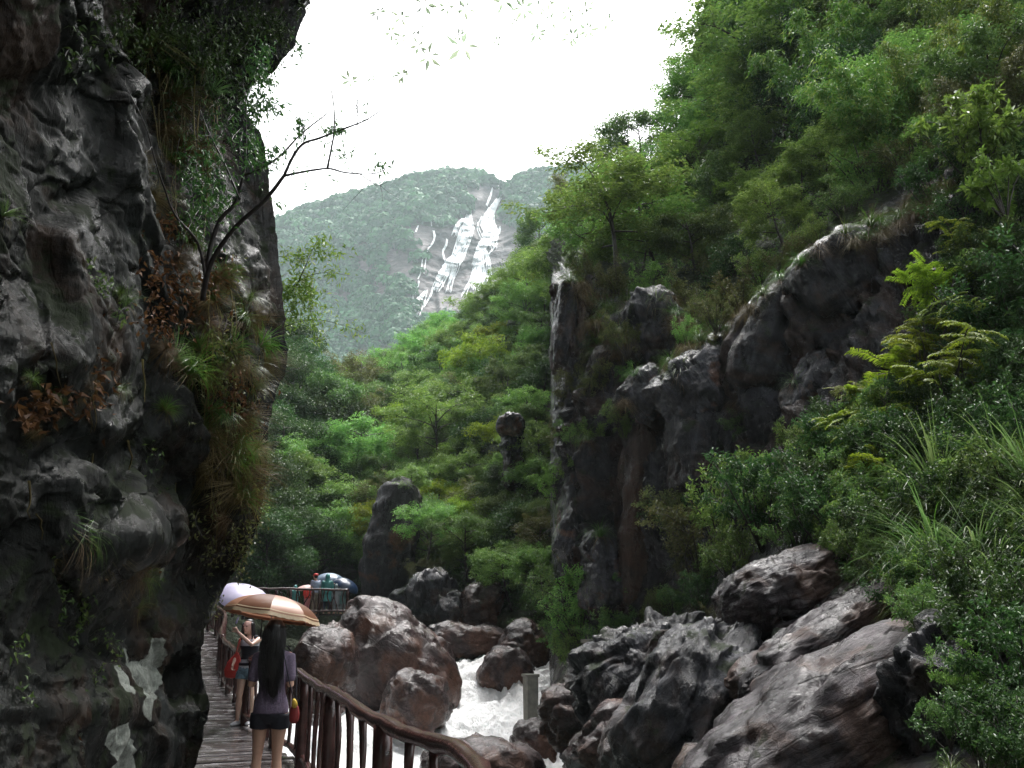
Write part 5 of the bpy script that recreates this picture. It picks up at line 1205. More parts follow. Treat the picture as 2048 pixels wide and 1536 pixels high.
def walker(px, D, H, cfg, label, hood=None, cap=None, pose='stand', rz=0.):
    s_ = H / 1.6; p = P(px, 1225, D); J = dict(hip=(0, 0, .84), neck=(0, .02, 1.345), head=(0, .05, 1.48), shL=(-.165, 0, 1.285), elL=(-.22, .0, 1.03), wrL=(-.17, .18, .92), shR=(.165, 0, 1.285), elR=(.22, .0, 1.03), wrR=(.15, .2, 1.0),
             hpL=(-.085, 0, .80), knL=(-.095, .03, .45), anL=(-.11, 0, .075), hpR=(.085, 0, .80), knR=(.09, .03, .45), anR=(.10, .03, .075), curlL=.8, curlR=.8)
    root, at = figure('person', (float(p[0]), D, 1.86), rz, J, dict(look=(0, 1, -.1), wide=1.05), .016)
    def top(mb):
        torso(mb, J['hip'], J['neck'], 1.05, .03, -.05 if hood else .0, .50, .06 if hood else .02)
        if hood: loft(mb, [((0, 0, .50), .20, .16), ((0, 0, .7), .19, .15), ((0, 0, .95), .17, .13)], 16)
        for k, q in (('L', -1), ('R', 1)):
            a, b, c = Vector(J['sh' + k]), Vector(J['el' + k]), Vector(J['wr' + k]); pts = [list(a), list(b), list(b.lerp(c, .8))] if hood or cfg.get('long') else [list(a), list(a.lerp(b, .6))]
            chain(mb, pts, [.075, .062, .055][:len(pts)], 10)
        if hood: ball(mb, (0, .03, 1.50), (.105, .125, .145), 14, 10); chain(mb, [(0, 0, 1.33), (0, .01, 1.42)], [.10, .09], 12)
    garment('raincoat' if hood else 'shirt', root, [cfg['top']], top, .018, 2)
    def trs(mb):
        torso(mb, (0, 0, .82), (0, 0, 1.34), 1.05, .02, -.10, .06)
        for x in 'LR':
            a, b, c = Vector(J['hp' + x]), Vector(J['kn' + x]), Vector(J['an' + x]); mb.tube([list(a), list(a.lerp(b, .5)), list(b), list(b.lerp(c, .85))], [.10, .09, .075, .065], 12)
    garment('trousers', root, [cfg['bot']], trs, .018, 2)
    if not hood:
        mb = MB(); ball(mb, (0, .03, 1.51), (.085, .105, .105), 14, 10); fuse(mb, 'hair', [M_HAIR], root, .014, 1)
    if cap:
        mb = MB(); ball(mb, (0, .035, 1.555), (.098, .118, .075), 14, 8); loft(mb, [((0, .10, 1.535), .07, .008, (0, 1, 0)), ((0, .20, 1.52), .05, .008, (0, 1, 0)), ((0, .225, 1.515), .02, .005, (0, 1, 0))], 10); fuse(mb, 'cap', [cap], root, .012, 1)
    root.scale = (s_,) * 3; tag(root, label, 'person'); return root
walker(629, 40.3, 1.70, dict(top=M_BLUES, bot=M_KHAKI), 'walker in red cap and pale blue shirt standing at the far railing', cap=M_RED, rz=.8)
walker(652, 40.0, 1.66, dict(top=M_TEAL, bot=M_NAVYP), 'walker in hooded teal raincoat seen from behind at the far railing', hood=True)
walker(664, 42.0, 1.62, dict(top=M_BLACKC, bot=M_NAVYP, long=1), 'dark-clothed walker under the steel-blue umbrella at the far railing', rz=.4)
walker(684, 40.9, 1.35, dict(top=M_PTEAL, bot=M_GREYP), 'short walker in pale teal raincoat under the navy umbrella', hood=True, rz=-.4)
walker(671, 40.2, 1.25, dict(top=M_GREYP, bot=M_GREYP), 'child in pale grey raincoat right of the teal raincoat', hood=True, rz=.3)
walker(613, 40.6, 1.25, dict(top=M_RED, bot=M_PINK, long=1), 'child in red clothes under the pink umbrella at the far railing', rz=-.2)
walker(588, 40.8, 1.22, dict(top=M_TEAL, bot=M_NAVYP), 'child in teal raincoat, leftmost of the far walkers', hood=True, rz=.2)
umbrella('umbrella', V(662, 1146, 41.4), (.1, -.15, 1), .66, .34, [M_BLUEU], 'steel-blue umbrella open behind the walker in teal raincoat', .7, .3)
umbrella('umbrella', V(699, 1160, 40.6), (.55, -.2, 1), .62, .34, [M_NAVYU], 'dark navy umbrella tilted right, rightmost above the far railing', .7, .1)
umbrella('umbrella', V(612, 1170, 40.4), (-.1, -.1, 1), .46, .2, [M_PINKU], 'pink and white umbrella held low behind the far railing', .5, .1)

# ---- plants: one of each kind first
T_F = [tree_proto('tree', 'feather', 6., L_FEATH, 10000, .19, 101), tree_proto('tree', 'feather', 6., L_FEATH, 10500, .19, 102, .42), tree_proto('tree', 'feather', 6., L_LIME, 9000, .19, 103)]
T_B = [tree_proto('tree', 'broad', 6., L_BROAD, 10000, .22, 104), tree_proto('tree', 'broad', 6., L_BROAD, 10000, .22, 105, .42), tree_proto('tree', 'dense', 6., L_DARK, 10000, .22, 106), tree_proto('tree', 'dense', 6., L_DARK, 10000, .21, 107, .42)]
T_Y = [tree_proto('tree', 'broad', 6., L_YELL, 8500, .23, 108)]
T_O = [tree_proto('tree', 'feather', 6., L_OLIVE, 8500, .17, 109)]
T_BM = [tree_proto('bamboo_clump', 'bamboo', 5., L_BAMB, 13000, .17, 110), tree_proto('bamboo_clump', 'bamboo', 5., L_OLIVE, 12000, .16, 111)]
S_G = [tree_proto('shrub', 'shrub', 1.2, L_BROAD, 4200, .07, 120), tree_proto('shrub', 'shrub', 1.2, L_FEATH, 4200, .06, 121), tree_proto('shrub', 'shrub', 1.2, L_LIME, 4000, .07, 122), tree_proto('shrub', 'shrub', 1.2, L_DARK, 4200, .075, 123), tree_proto('shrub', 'shrub', 1.2, L_OLIVE, 4200, .06, 124)]
S_P = [tree_proto('pinnate_shrub', 'pinnate', 1.2, L_YELL, 3600, .085, 130), tree_proto('pinnate_shrub', 'pinnate', 1.2, L_YELL, 3600, .085, 131)]
S_L = [tree_proto('large_leaf_shrub', 'shrub', 1.2, L_LIME, 1500, .16, 132)]
G_G = [tuft_proto('grass_tuft', 150, .5, .008, L_GRASS, 140, .25, 2.2), tuft_proto('grass_tuft', 150, .5, .007, L_GRASS, 141, .6, 2.6), tuft_proto('grass_tuft', 90, .7, .016, L_PALEG, 142, .2)]
G_D = [tuft_proto('dry_grass_tuft', 230, .5, .005, L_DRYG, 143, .5, 4.0)]
LOOK = {id(T_F[0]): 'light green feathery tree', id(T_F[1]): 'wide green feathery tree', id(T_F[2]): 'lime green feathery tree', id(T_B[0]): 'mid-green bushy tree', id(T_B[1]): 'wide mid-green bushy tree', id(T_B[2]): 'dark green dense tree',
        id(T_B[3]): 'wide dark green dense tree', id(T_Y[0]): 'yellow-green tree', id(T_O[0]): 'brownish olive tree', id(T_BM[0]): 'bright bamboo clump', id(T_BM[1]): 'faded olive bamboo clump',
        id(S_G[0]): 'mid-green shrub', id(S_G[1]): 'fine-leaved green shrub', id(S_G[2]): 'lime green shrub', id(S_G[3]): 'dark glossy shrub', id(S_G[4]): 'brownish olive shrub', id(S_P[0]): 'yellow-green fern-like shrub', id(S_P[1]): 'yellow-green drooping shrub',
        id(S_L[0]): 'bright large-leaved shrub', id(G_G[0]): 'fresh green grass tuft', id(G_G[1]): 'green and straw grass tuft', id(G_G[2]): 'pale long grass tuft', id(G_D[0]): 'dry straw grass tuft'}
def put(proto, px, py, hpx, D=None, kind='tree', group=None, fn=RD, tilt=(0, 0), label=None, dz=-.1, hfac=1.):
    D = D or fn(px, py); loc = P(px, py, D); h = proto_h[id(proto)]; s_ = hpx * MPP(D) / h
    return plant(proto, (float(loc[0]), float(loc[1]), float(loc[2]) + dz * s_), s_, None, LOOK[id(proto)], kind, group, tilt, label)
proto_h = {id(p): p['_h'] if '_h' in p.keys() else .5 for p in T_F + T_B + T_Y + T_O + T_BM + S_G + S_P + S_L + G_G + G_D}
GM, GT, GU, GL = 'trees on the valley slope', 'trees above the right cliff', 'shrubs on the cliff ledges', 'dark trees left of the stream'
# big ones that can be told apart
put(T_F[1], 1232, 575, 330, 31, group=GT, label='big sprawling feathery tree with dark trunk on the cliff brow'); put(T_F[0], 1170, 545, 230, 40, group=GT); put(T_F[0], 1330, 560, 290, 34, group=GT)
put(T_F[1], 1545, 330, 430, 37, group=GT, label='tallest feathery tree, high against the sky, above the cliff brow'); put(T_F[0], 1455, 330, 300, 42, group=GT); put(T_F[2], 1390, 420, 230, 40, group=GT)
put(T_F[2], 1060, 620, 150, 74, group=GM); put(T_F[0], 1100, 640, 190, 62, group=GM)
put(T_Y[0], 955, 800, 150, 68, group=GM, label='yellow-green tree in the middle of the valley slope, brightest there'); put(T_Y[0], 1010, 740, 110, 74, group=GM); put(T_F[1], 890, 960, 190, 56, group=GM, label='wide feathery tree leaning over the standing rock'); put(T_O[0], 705, 900, 150, 72, group=GM); put(T_O[0], 740, 850, 120, 84, group=GM)
put(T_F[1], 850, 1130, 130, 41, group=GM, label='low feathery tree against the right side of the tall standing rock'); put(T_F[0], 820, 1010, 90, 43.5, group=GM, label='small feathery tree growing over the top of the tall standing rock')
put(T_B[1], 935, 1150, 130, 39.5, group=GM); put(T_O[0], 840, 1190, 80, 40, group=GM)
rs = np.random.RandomState(21); pts = []
def scatter(poly, gap, fn, choose, hpx, kind, group, jit=None, minD=0):
    a = np.array(poly); x0, y0 = a.min(0); x1, y1 = a.max(0); got = []
    for _ in range(6000):
        x, y = rs.uniform(x0, x1), rs.uniform(y0, y1); g = gap(x, y) if callable(gap) else gap
        if not inpoly([x], [y], poly)[0] or any(abs(x - p[0]) < g and abs(y - p[1]) < g * .7 for p in got): continue
        got.append((x, y)); pr = choose(x, y); put(pr, x, y, (hpx(x, y) if callable(hpx) else hpx) * rs.uniform(.8, 1.25), fn(x, y) - minD, kind, group, fn)
    return len(got)
def ch(*opts): 
    prs = [o for o, w_ in opts]; ws = np.array([w_ for o, w_ in opts], float); ws /= ws.sum(); return lambda x, y: prs[rs.choice(len(prs), p=ws)]
SLOPE = [(640, 870), (700, 805), (780, 780), (850, 745), (950, 695), (1050, 610), (1090, 500), (1095, 700), (1080, 900), (1095, 1130), (1080, 1240), (900, 1180), (740, 1190), (700, 1150), (680, 1000)]
n1 = scatter(SLOPE, lambda x, y: 36 + 8 * (y > 900), RD, ch((T_F[0], 2.4), (T_F[1], 2.2), (T_F[2], 1.4), (T_B[0], 3), (T_B[1], 3), (T_B[2], 1.8), (T_Y[0], .8), (T_O[0], .8)), lambda x, y: 105 if y < 800 else 125, 'tree', GM)
n1b = scatter([(650, 830), (700, 775), (760, 762), (820, 738), (880, 700), (950, 672), (1000, 655), (1080, 540), (1090, 580), (1000, 690), (950, 715), (880, 745), (820, 775), (700, 820)], 30, RD, ch((T_B[0], 2), (T_B[2], 2), (T_F[0], 2), (T_B[1], 2)), 84, 'tree', GM)
UP = [(1100, 500), (1150, 440), (1300, 330), (1420, 190), (1500, 0), (1560, -160), (1700, -300), (2150, -300), (2200, 260), (1950, 330), (1850, 360), (1740, 415), (1640, 455), (1560, 540), (1470, 600), (1400, 600), (1340, 570), (1240, 560), (1150, 535)]
n2 = scatter(UP, 74, RD, ch((T_F[0], 3), (T_F[1], 2.5), (T_F[2], 1), (T_B[0], 1.5), (T_B[1], 1), (T_BM[1], 1.6), (T_B[2], 1)), lambda x, y: 240 if y < 330 else 165, 'tree', GT)
n3 = scatter([(1700, -200), (2250, -250), (2200, 330), (1950, 340), (1750, 380), (1650, 300)], 95, RD, ch((T_BM[0], 3), (T_BM[1], 1)), 360, 'bamboo', 'bamboo at the top right')
n4 = scatter([(500, 740), (560, 745), (610, 810), (640, 870), (680, 960), (710, 1060), (720, 1175), (560, 1190), (420, 1180), (430, 760)], 44, LDep, ch((T_B[2], 3), (T_B[3], 3), (T_B[1], 1), (T_F[0], 1.2)), 150, 'tree', GL)
# shrubs
for spec in ((0, 1120, 1235, 110), (1, 1160, 1275, 120), (2, 1185, 1225, 90), (3, 1100, 1290, 95), (0, 1215, 1300, 85), (1, 1140, 1330, 70), (4, 1300, 1260, 80), (0, 1350, 1240, 70), (3, 1400, 1230, 80),
             (4, 1400, 1150, 150), (1, 1460, 1100, 190), (3, 1530, 1080, 170), (0, 1480, 1160, 120), (4, 1370, 1100, 130), (1, 1560, 1040, 130), (0, 1590, 1110, 110), (3, 1420, 1050, 70), (3, 1340, 1080, 80),
             (3, 1700, 1100, 170), (0, 1760, 1080, 160), (3, 1830, 1120, 180), (1, 1900, 1060, 190), (3, 1960, 1130, 200), (0, 1680, 1020, 130), (3, 1990, 980, 190), (3, 1900, 950, 170), (0, 2040, 1060, 190), (3, 1800, 980, 150), (3, 1720, 950, 130), (3, 1650, 1060, 110),
             (3, 1980, 800, 170), (3, 1920, 860, 120), (3, 2040, 700, 220), (3, 1990, 640, 130), (0, 2040, 560, 150), (3, 2050, 880, 220), (3, 1850, 900, 150), (3, 1950, 480, 150),
             (0, 1990, 390, 200), (2, 2020, 300, 170), (1, 1640, 500, 90), (4, 1560, 560, 90), (0, 1700, 440, 110), (1, 1750, 390, 150), (4, 1820, 370, 120), (1, 1600, 520, 80), (4, 1480, 640, 110), (0, 1430, 660, 90), (4, 1380, 640, 110), (1, 1300, 610, 90), (4, 1240, 600, 90),
             (4, 1190, 580, 80), (0, 1160, 560, 70), (4, 1450, 590, 110), (1, 1520, 560, 90), (3, 1880, 420, 110), (2, 1210, 690, 45), (4, 1160, 760, 60), (0, 1190, 900, 60), (1, 1150, 960, 70), (2, 1120, 1000, 70), (4, 1130, 820, 80), (4, 1120, 900, 80), (0, 1260, 770, 50), (4, 1300, 680, 60)):
    k, x, y, h = spec; put(S_G[k], x, y, h, None, 'shrub', GU, dz=-.12)
rs2 = np.random.RandomState(77)
for x, y, h in ((1770, 800, 150), (1725, 860, 110), (1840, 690, 130), (1905, 740, 110), (1890, 560, 90), (1940, 620, 80), (1760, 930, 120), (1920, 470, 70), (1690, 790, 70), (1830, 850, 110)):
    put(S_P[(x // 10) % 2], x, y + h * .45, h * rs2.uniform(1.1, 1.6), RD(x, y) - rs2.uniform(1.1, 2.), 'shrub', 'yellow-green shrubs on the cliff', tilt=(rs2.uniform(-.5, .5), rs2.uniform(-.5, .5)))
for x, y, h in ((1960, 330, 150), (2040, 250, 180), (1930, 280, 110), (2010, 420, 120)): put(S_L[0], x, y, h, RD(x, y) - 1.6, 'shrub', 'large-leaved shrubs at the right')
n5 = scatter([(1640, 900), (1760, 860), (1900, 860), (2080, 850), (2100, 1300), (1900, 1280), (1780, 1230), (1700, 1160), (1640, 1080)], 42, RD, ch((S_G[0], 1), (S_G[3], 3), (S_G[1], 1.5)), 120, 'shrub', GU)
n5b = scatter([(1930, 380), (2100, 300), (2100, 900), (1840, 900), (1920, 640)], 60, RD, ch((S_G[0], .6), (S_G[3], 3)), 120, 'shrub', GU)
n6 = scatter([(1850, 960), (2080, 900), (2100, 1300), (1900, 1260), (1760, 1160), (1700, 1050)], 48, RD, ch((G_G[2], 1.2), (G_G[0], 2)), lambda x, y: 95 + 45 * (x > 1850), 'grass', 'long grass on the right bank', minD=1.1)
n7 = scatter([(1150, 540), (1340, 590), (1430, 680), (1540, 590), (1660, 480), (1900, 350), (1900, 400), (1640, 530), (1560, 600), (1500, 660), (1420, 720), (1300, 640), (1150, 590)], 22, RD, ch((G_G[1], 2), (G_D[0], 2), (G_G[0], .8)), 62, 'grass', 'grass along the cliff brow', minD=.8)
n7b = scatter([(1200, 590), (1400, 600), (1500, 640), (1420, 700), (1340, 650), (1250, 680), (1190, 760)], 24, RD, ch((G_G[1], 2), (G_D[0], 3)), 62, 'grass', 'grass along the cliff brow', minD=.8)
n8 = scatter([(1080, 1180), (1230, 1200), (1480, 1200), (1500, 1130), (1350, 1120), (1500, 1330), (1300, 1290), (1150, 1360), (1060, 1300)], 36, RD, ch((G_G[0], 2), (G_G[1], 2), (S_G[0], 2), (S_G[4], 1)), 60, 'plant', 'low plants at the cliff foot')
print('COUNTS', n1, n1b, n2, n3, n4, n5, n5b, n6, n7, n7b, n8)
for k, x, y, h, D in ((0, 1312, 600, 60, 26.2), (3, 1335, 590, 55, 26.3), (1, 1285, 600, 50, 26.6), (3, 1215, 700, 60, 26.6), (1, 1230, 695, 50, 26.6), (0, 1140, 555, 50, 28.6), (3, 1165, 565, 55, 28.4), (0, 1268, 745, 50, 24.4), (1, 1340, 715, 55, 23.6), (3, 1375, 690, 60, 22.8), (0, 1400, 670, 60, 22.8), (1, 1440, 650, 60, 22.8),
                      (3, 1470, 630, 60, 22.6), (3, 1500, 610, 60, 20.8), (0, 1525, 580, 60, 20.6), (1, 1560, 550, 60, 20.4), (0, 1600, 520, 60, 19.3), (3, 1640, 490, 70, 19.2), (1, 1690, 460, 70, 19.0), (0, 1740, 440, 70, 18.9), (3, 1480, 800, 60, 21.2), (1, 1590, 760, 60, 19.4), (0, 1360, 740, 70, 22.6), (3, 1250, 800, 50, 24.2), (1, 1175, 870, 55, 26), (0, 1200, 1060, 60, 25), (3, 1190, 640, 60, 27.5), (3, 1360, 640, 70, 25.5), (1, 1350, 620, 60, 25.8)):
    put((G_G[0], G_G[1], G_G[2], G_D[0])[k], x, y, h, D, 'grass', 'grass in the cracks of the right cliff')
for k, x, y, h, D in ((0, 1250, 880, 80, 25), (4, 1180, 800, 80, 26.8), (1, 1200, 900, 70, 26.2), (4, 1255, 700, 80, 26), (0, 1150, 900, 70, 26.8), (1, 1370, 690, 60, 24), (4, 1430, 655, 70, 22.6), (3, 1500, 880, 80, 21)):
    put(S_G[k], x, y, h, D, 'shrub', GU)
# ---- undergrowth that nobody could count
def undergrowth(name, label, poly, fn, n, size_px, mat, seed, lift=.0, k=10, spread_px=9):
    r_ = np.random.RandomState(seed); np.random.seed(seed); a = np.array(poly); x0, y0 = a.min(0); x1, y1 = a.max(0)
    px = r_.uniform(x0, x1, n); py = r_.uniform(y0, y1, n); m = inpoly(px, py, poly); px, py = px[m], py[m]; D = fn(px, py); c = P(px, py, D); mp = D / FPX
    C = np.repeat(c, k, 0); M_ = np.repeat(mp, k); C = C + r_.normal(size=C.shape) * (M_ * spread_px)[:, None] + np.array([0, -.3, .8]) * (M_ * spread_px * (1 + lift))[:, None]
    d = r_.normal(size=C.shape) + np.array([0, -.2, .1]); nn = r_.normal(size=C.shape) * .6 + np.array([0, -.3, .8]); mb = MB(); L = M_ * size_px * r_.uniform(.7, 1.4, len(C))
    tone = np.clip(.45 + .35 * perlin(C * .35, 5) + r_.normal(size=len(C)) * .15, 0, 1)
    mb.leaves(C, d, nn, L, L * .5, tone, .2); o = mb.obj(name, [mat], None, smooth=False); tag(o, label, 'undergrowth', kind='stuff'); return o
fR = lambda x, y: interp_cols(RC, x, y); fL = lambda x, y: interp_cols(LC, x, y)
undergrowth('undergrowth', 'green undergrowth between the trees of the valley slope', SLOPE, fR, 11000, 5.5, L_DARK, 1)
undergrowth('undergrowth', 'green undergrowth between the trees above the right cliff', UP, fR, 8000, 8, L_BROAD, 2, k=11, spread_px=14)
undergrowth('undergrowth', 'dark undergrowth on the shaded slope left of the stream', [(430, 760), (560, 760), (640, 880), (715, 1060), (735, 1220), (420, 1220)], fL, 7000, 6, L_DARK, 3)
undergrowth('undergrowth', 'dark leafy undergrowth covering the right bank above the slabs', [(1640, 900), (1860, 800), (2300, 700), (2300, 1300), (1900, 1260), (1780, 1220), (1650, 1120)], fR, 3400, 11, L_DARK, 4, k=12, spread_px=22)
# ---- left rock wall plants
def Lput(proto, px, py, hpx, tilt=None, lift=.02, label=None, kind='grass', group='tufts on the left rock wall'):
    hpx *= .8; p = Lc(px, py, lift); s_ = hpx * MPP(p.y) / proto_h[id(proto)]
    return plant(proto, p, s_, None, LOOK[id(proto)], kind, group, tilt or (.55, .25), label, (px, py))
for k, x, y, h in ((0, 375, 745, 120), (2, 345, 720, 70), (1, 480, 640, 110), (1, 465, 700, 90), (0, 470, 890, 110), (1, 450, 920, 130), (1, 490, 940, 120), (1, 150, 1075, 150), (0, 120, 1060, 120), (1, 210, 1110, 100), (0, 270, 1160, 90), (0, 300, 90, 150), (0, 330, 140, 120), (2, 420, 190, 80),
                   (0, 240, 590, 70), (2, 250, 610, 60), (1, 440, 830, 90), (0, 500, 850, 70), (0, 160, 1230, 50), (0, 280, 1215, 60), (1, 350, 200, 120), (0, 90, 1200, 60), (2, 5, 430, 60), (1, 500, 740, 80), (0, 420, 820, 70), (1, 110, 790, 60), (0, 320, 1250, 40)):
    Lput(G_G[k], x, y, h)
for x, y, h in ((490, 960, 150), (450, 980, 170), (510, 900, 130), (420, 760, 130), (260, 1130, 130), (180, 1120, 110), (470, 730, 120), (330, 260, 150), (360, 300, 140), (270, 330, 120), (500, 1000, 110), (410, 650, 110), (440, 1040, 120), (70, 860, 90)):
    Lput(G_D[0], x, y, h * .72, (1.1, .2))
for k, x, y, h in ((0, 455, 560, 90), (1, 500, 600, 80), (0, 520, 690, 90), (1, 430, 600, 80), (0, 400, 700, 90), (1, 410, 870, 90), (0, 505, 780, 90), (1, 480, 1000, 90), (0, 440, 730, 80), (1, 380, 480, 70), (0, 350, 400, 60), (1, 340, 330, 80), (0, 400, 130, 80), (1, 260, 200, 90), (0, 60, 760, 50), (1, 240, 780, 60), (0, 330, 820, 60)):
    Lput(G_G[k], x, y, h)
for x, y, h in ((440, 560, 100), (500, 650, 100), (530, 730, 90), (400, 600, 100), (430, 880, 120), (480, 840, 110), (400, 940, 100), (350, 520, 90), (330, 700, 90), (300, 400, 110), (340, 200, 120), (400, 300, 100), (150, 780, 80), (250, 1150, 90), (90, 1120, 80)):
    Lput(G_D[0], x, y, h, (1.1, .2))
# fallen dead leaves caught on ledges
def litter(label, spots, seed, mat=L_DRY, L=.062):
    r_ = np.random.RandomState(seed); np.random.seed(seed); mb = MB()
    for x, y, rx, ry, n in spots:
        n = int(n * 1.6); px = x + r_.normal(size=n) * rx * .5; py = y + r_.normal(size=n) * ry * .5; D = LcD(px, py); c = P(px, py, D - r_.uniform(.0, .16, n))
        d = r_.normal(size=c.shape) + np.array([.2, -.3, -.5]); mb.leaves(c, d, r_.normal(size=c.shape) + np.array([0, -.8, .6]), L * r_.uniform(.5, 1.3, n), L * r_.uniform(.3, .5, n), r_.rand(n), .35)
    o = mb.obj('dead_leaves', [mat], None, smooth=False); tag(o, label, 'dead leaves', kind='stuff')
litter('rusty dead leaves caught along the ledges of the left rock wall', [(330, 450, 40, 30, 60), (320, 540, 40, 60, 110), (360, 590, 60, 50, 110), (320, 650, 60, 40, 70), (190, 740, 40, 80, 90), (130, 800, 90, 30, 110), (60, 830, 30, 40, 40), (470, 790, 50, 40, 90), (430, 560, 40, 60, 60), (240, 1120, 70, 30, 90), (130, 1480, 30, 60, 60), (500, 830, 30, 40, 40), (180, 690, 20, 30, 30)], 1)
# small-leaved creepers
def creeper(name, label, spots, seed, mat, L, density=1., droop=-.5, fnp=None):
    r_ = np.random.RandomState(seed); np.random.seed(seed); root = empty(name); mb = MB(); st = MB()
    fnp = fnp or (lambda a, b, l: P(a, b, LcD(a, b) - l))
    for x, y, rx, ry, n in spots:
        n = int(n * density); ns = max(2, n // 26); sx = x + r_.normal(size=ns) * rx * .6; sy = y + r_.normal(size=ns) * ry * .6
        for a, b in zip(sx, sy):
            m = 26; ln = r_.uniform(.5, 1.) * ry * .8; t = np.linspace(0, 1, m); wx = a + r_.normal() * 14 * t + 6 * np.sin(t * 5 + r_.rand() * 6); wy = b + ln * (t - .4); c = fnp(wx, wy, .05 + .10 * np.sin(t * 3.1))
            st.tube(c[::5], .003, 4, False, .5); c = c + r_.normal(size=c.shape) * .03
            mb.leaves(c, r_.normal(size=c.shape) + np.array([.1, -.4, droop]), r_.normal(size=c.shape) * .6 + np.array([0, -.6, .8]), L * r_.uniform(.6, 1.3, m), L * .38, np.clip(r_.normal(.4, .25, m), 0, 1), .3)
    st.obj('stems', [M_BARKD], root); mb.obj('leaves', [mat], root, smooth=False); tag(root, label, 'creeper')
creeper('creeper', 'dark small-leaved creeper covering the top of the left rock wall', [(430, 60, 130, 90, 1500), (540, 40, 50, 50, 600), (480, 110, 60, 60, 500), (300, 60, 120, 80, 700), (440, 170, 60, 60, 400)], 1, L_DARK, .055)
creeper('creeper', 'dark creeper under the bare leaning branch', [(420, 300, 60, 110, 700), (460, 220, 30, 60, 300), (410, 420, 50, 60, 400)], 2, L_DARK, .055)
creeper('creeper', 'olive creeper hanging on the edge of the left rock wall', [(470, 760, 40, 90, 300), (490, 1010, 30, 100, 260), (440, 1090, 50, 80, 240), (430, 700, 60, 90, 260)], 3, L_OLIVE, .05)
creeper('creeper', 'sparse green creeper on the lower left rock wall', [(150, 1180, 60, 80, 240), (260, 1000, 90, 60, 160), (200, 580, 80, 40, 120), (120, 1300, 100, 100, 160)], 4, L_BROAD, .045)
# hanging roots and bare stems on the left wall
mb = MB(); r_ = np.random.RandomState(5)
for k in range(70):
    x, y, ln = (r_.uniform(270, 430), r_.uniform(120, 330), r_.uniform(60, 200)) if k < 28 else (r_.uniform(400, 520), r_.uniform(560, 1000), r_.uniform(60, 190)) if k < 55 else (r_.uniform(60, 360), r_.uniform(650, 1100), r_.uniform(50, 130))
    t = np.linspace(0, 1, 6); xx = x + np.cumsum(r_.normal(size=6)) * 4; yy = y + ln * t; c = P(xx, yy, LcD(xx, yy) - .06 - .08 * r_.rand()); mb.tube(c, np.linspace(.007, .002, 6) * r_.uniform(.5, 1.3), 4, False, r_.rand())
o = mb.obj('hanging_roots', [L_DRYG], None); tag(o, 'thin straw-coloured roots and stems hanging down the left rock wall', 'roots', kind='stuff')
# ---- bare leaning branch tree on the left wall
np.random.seed(9)
bt = empty('small_tree', V(415, 560, float(LcD(np.array([415.]), np.array([560.]))[0]))); iv = -np.array(bt.location)
mb = MB(); lf = MB(); r_ = np.random.RandomState(8)
def br(pts, d0, d1, r0, r1, n=5): 
    c = catmull([(x, y, d0 + (d1 - d0) * i / (len(pts) - 1)) for i, (x, y) in enumerate(pts)], n); c = np.array(c); p = P(c[:, 0], c[:, 1], c[:, 2]) + iv
    mb.tube(p, np.linspace(r0, r1, len(p)), 7, True, .5, noise=.12); return p
TW = []
TW.append(br([(405, 600), (412, 560), (425, 520), (450, 480), (480, 445), (530, 400), (568, 352)], 6.75, 6.2, .023, .013))
TW.append(br([(568, 352), (585, 315), (606, 288), (640, 276), (668, 265)], 6.2, 6.1, .012, .007)); TW.append(br([(668, 265), (700, 253), (732, 240), (760, 222), (794, 198)], 6.1, 6.0, .008, .002))
TW.append(br([(568, 352), (600, 345), (655, 337), (690, 345), (735, 348), (765, 342), (790, 322)], 6.2, 6.0, .010, .002)); TW.append(br([(655, 337), (662, 300), (668, 265), (668, 215), (660, 165), (659, 130)], 6.1, 6.1, .009, .002))
TW.append(br([(413, 560), (420, 500), (440, 440), (468, 410), (482, 370), (490, 330), (492, 250), (491, 185)], 6.75, 6.5, .022, .005)); TW.append(br([(490, 350), (520, 338), (560, 312), (600, 270), (640, 238), (660, 222)], 6.5, 6.2, .012, .003))
TW.append(br([(412, 560), (400, 500), (385, 470), (350, 430), (330, 380), (310, 320), (290, 250), (250, 170)], 6.75, 5.6, .013, .003)); TW.append(br([(480, 400), (450, 330), (420, 270), (400, 220)], 6.6, 6.4, .010, .003))
TW.append(br([(718, 347), (745, 365), (755, 372), (770, 366)], 6.05, 6.0, .004, .0015)); TW.append(br([(606, 268), (605, 240), (612, 215)], 6.15, 6.1, .004, .0015)); TW.append(br([(715, 250), (714, 220), (716, 198)], 6.05, 6.0, .004, .0015)); TW.append(br([(560, 312), (545, 330), (548, 350)], 6.3, 6.25, .003, .001))
for p in TW[1:]:
    for k in range(7):
        a = p[r_.randint(1, len(p))]; e = a + r_.normal(size=3) * np.array([.09, .09, .10]); mb.tube([a, (a + e) / 2 + r_.normal(size=3) * .01, e], [.003, .002, .0012], 4, False, .5)
        n = r_.randint(0, 4); 
        if n: lf.leaves(np.repeat(e[None], n, 0) + r_.normal(size=(n, 3)) * .015, r_.normal(size=(n, 3)) + [0, 0, -.9], r_.normal(size=(n, 3)), .045 * r_.uniform(.6, 1.2, n), .014, r_.rand(n), .3)
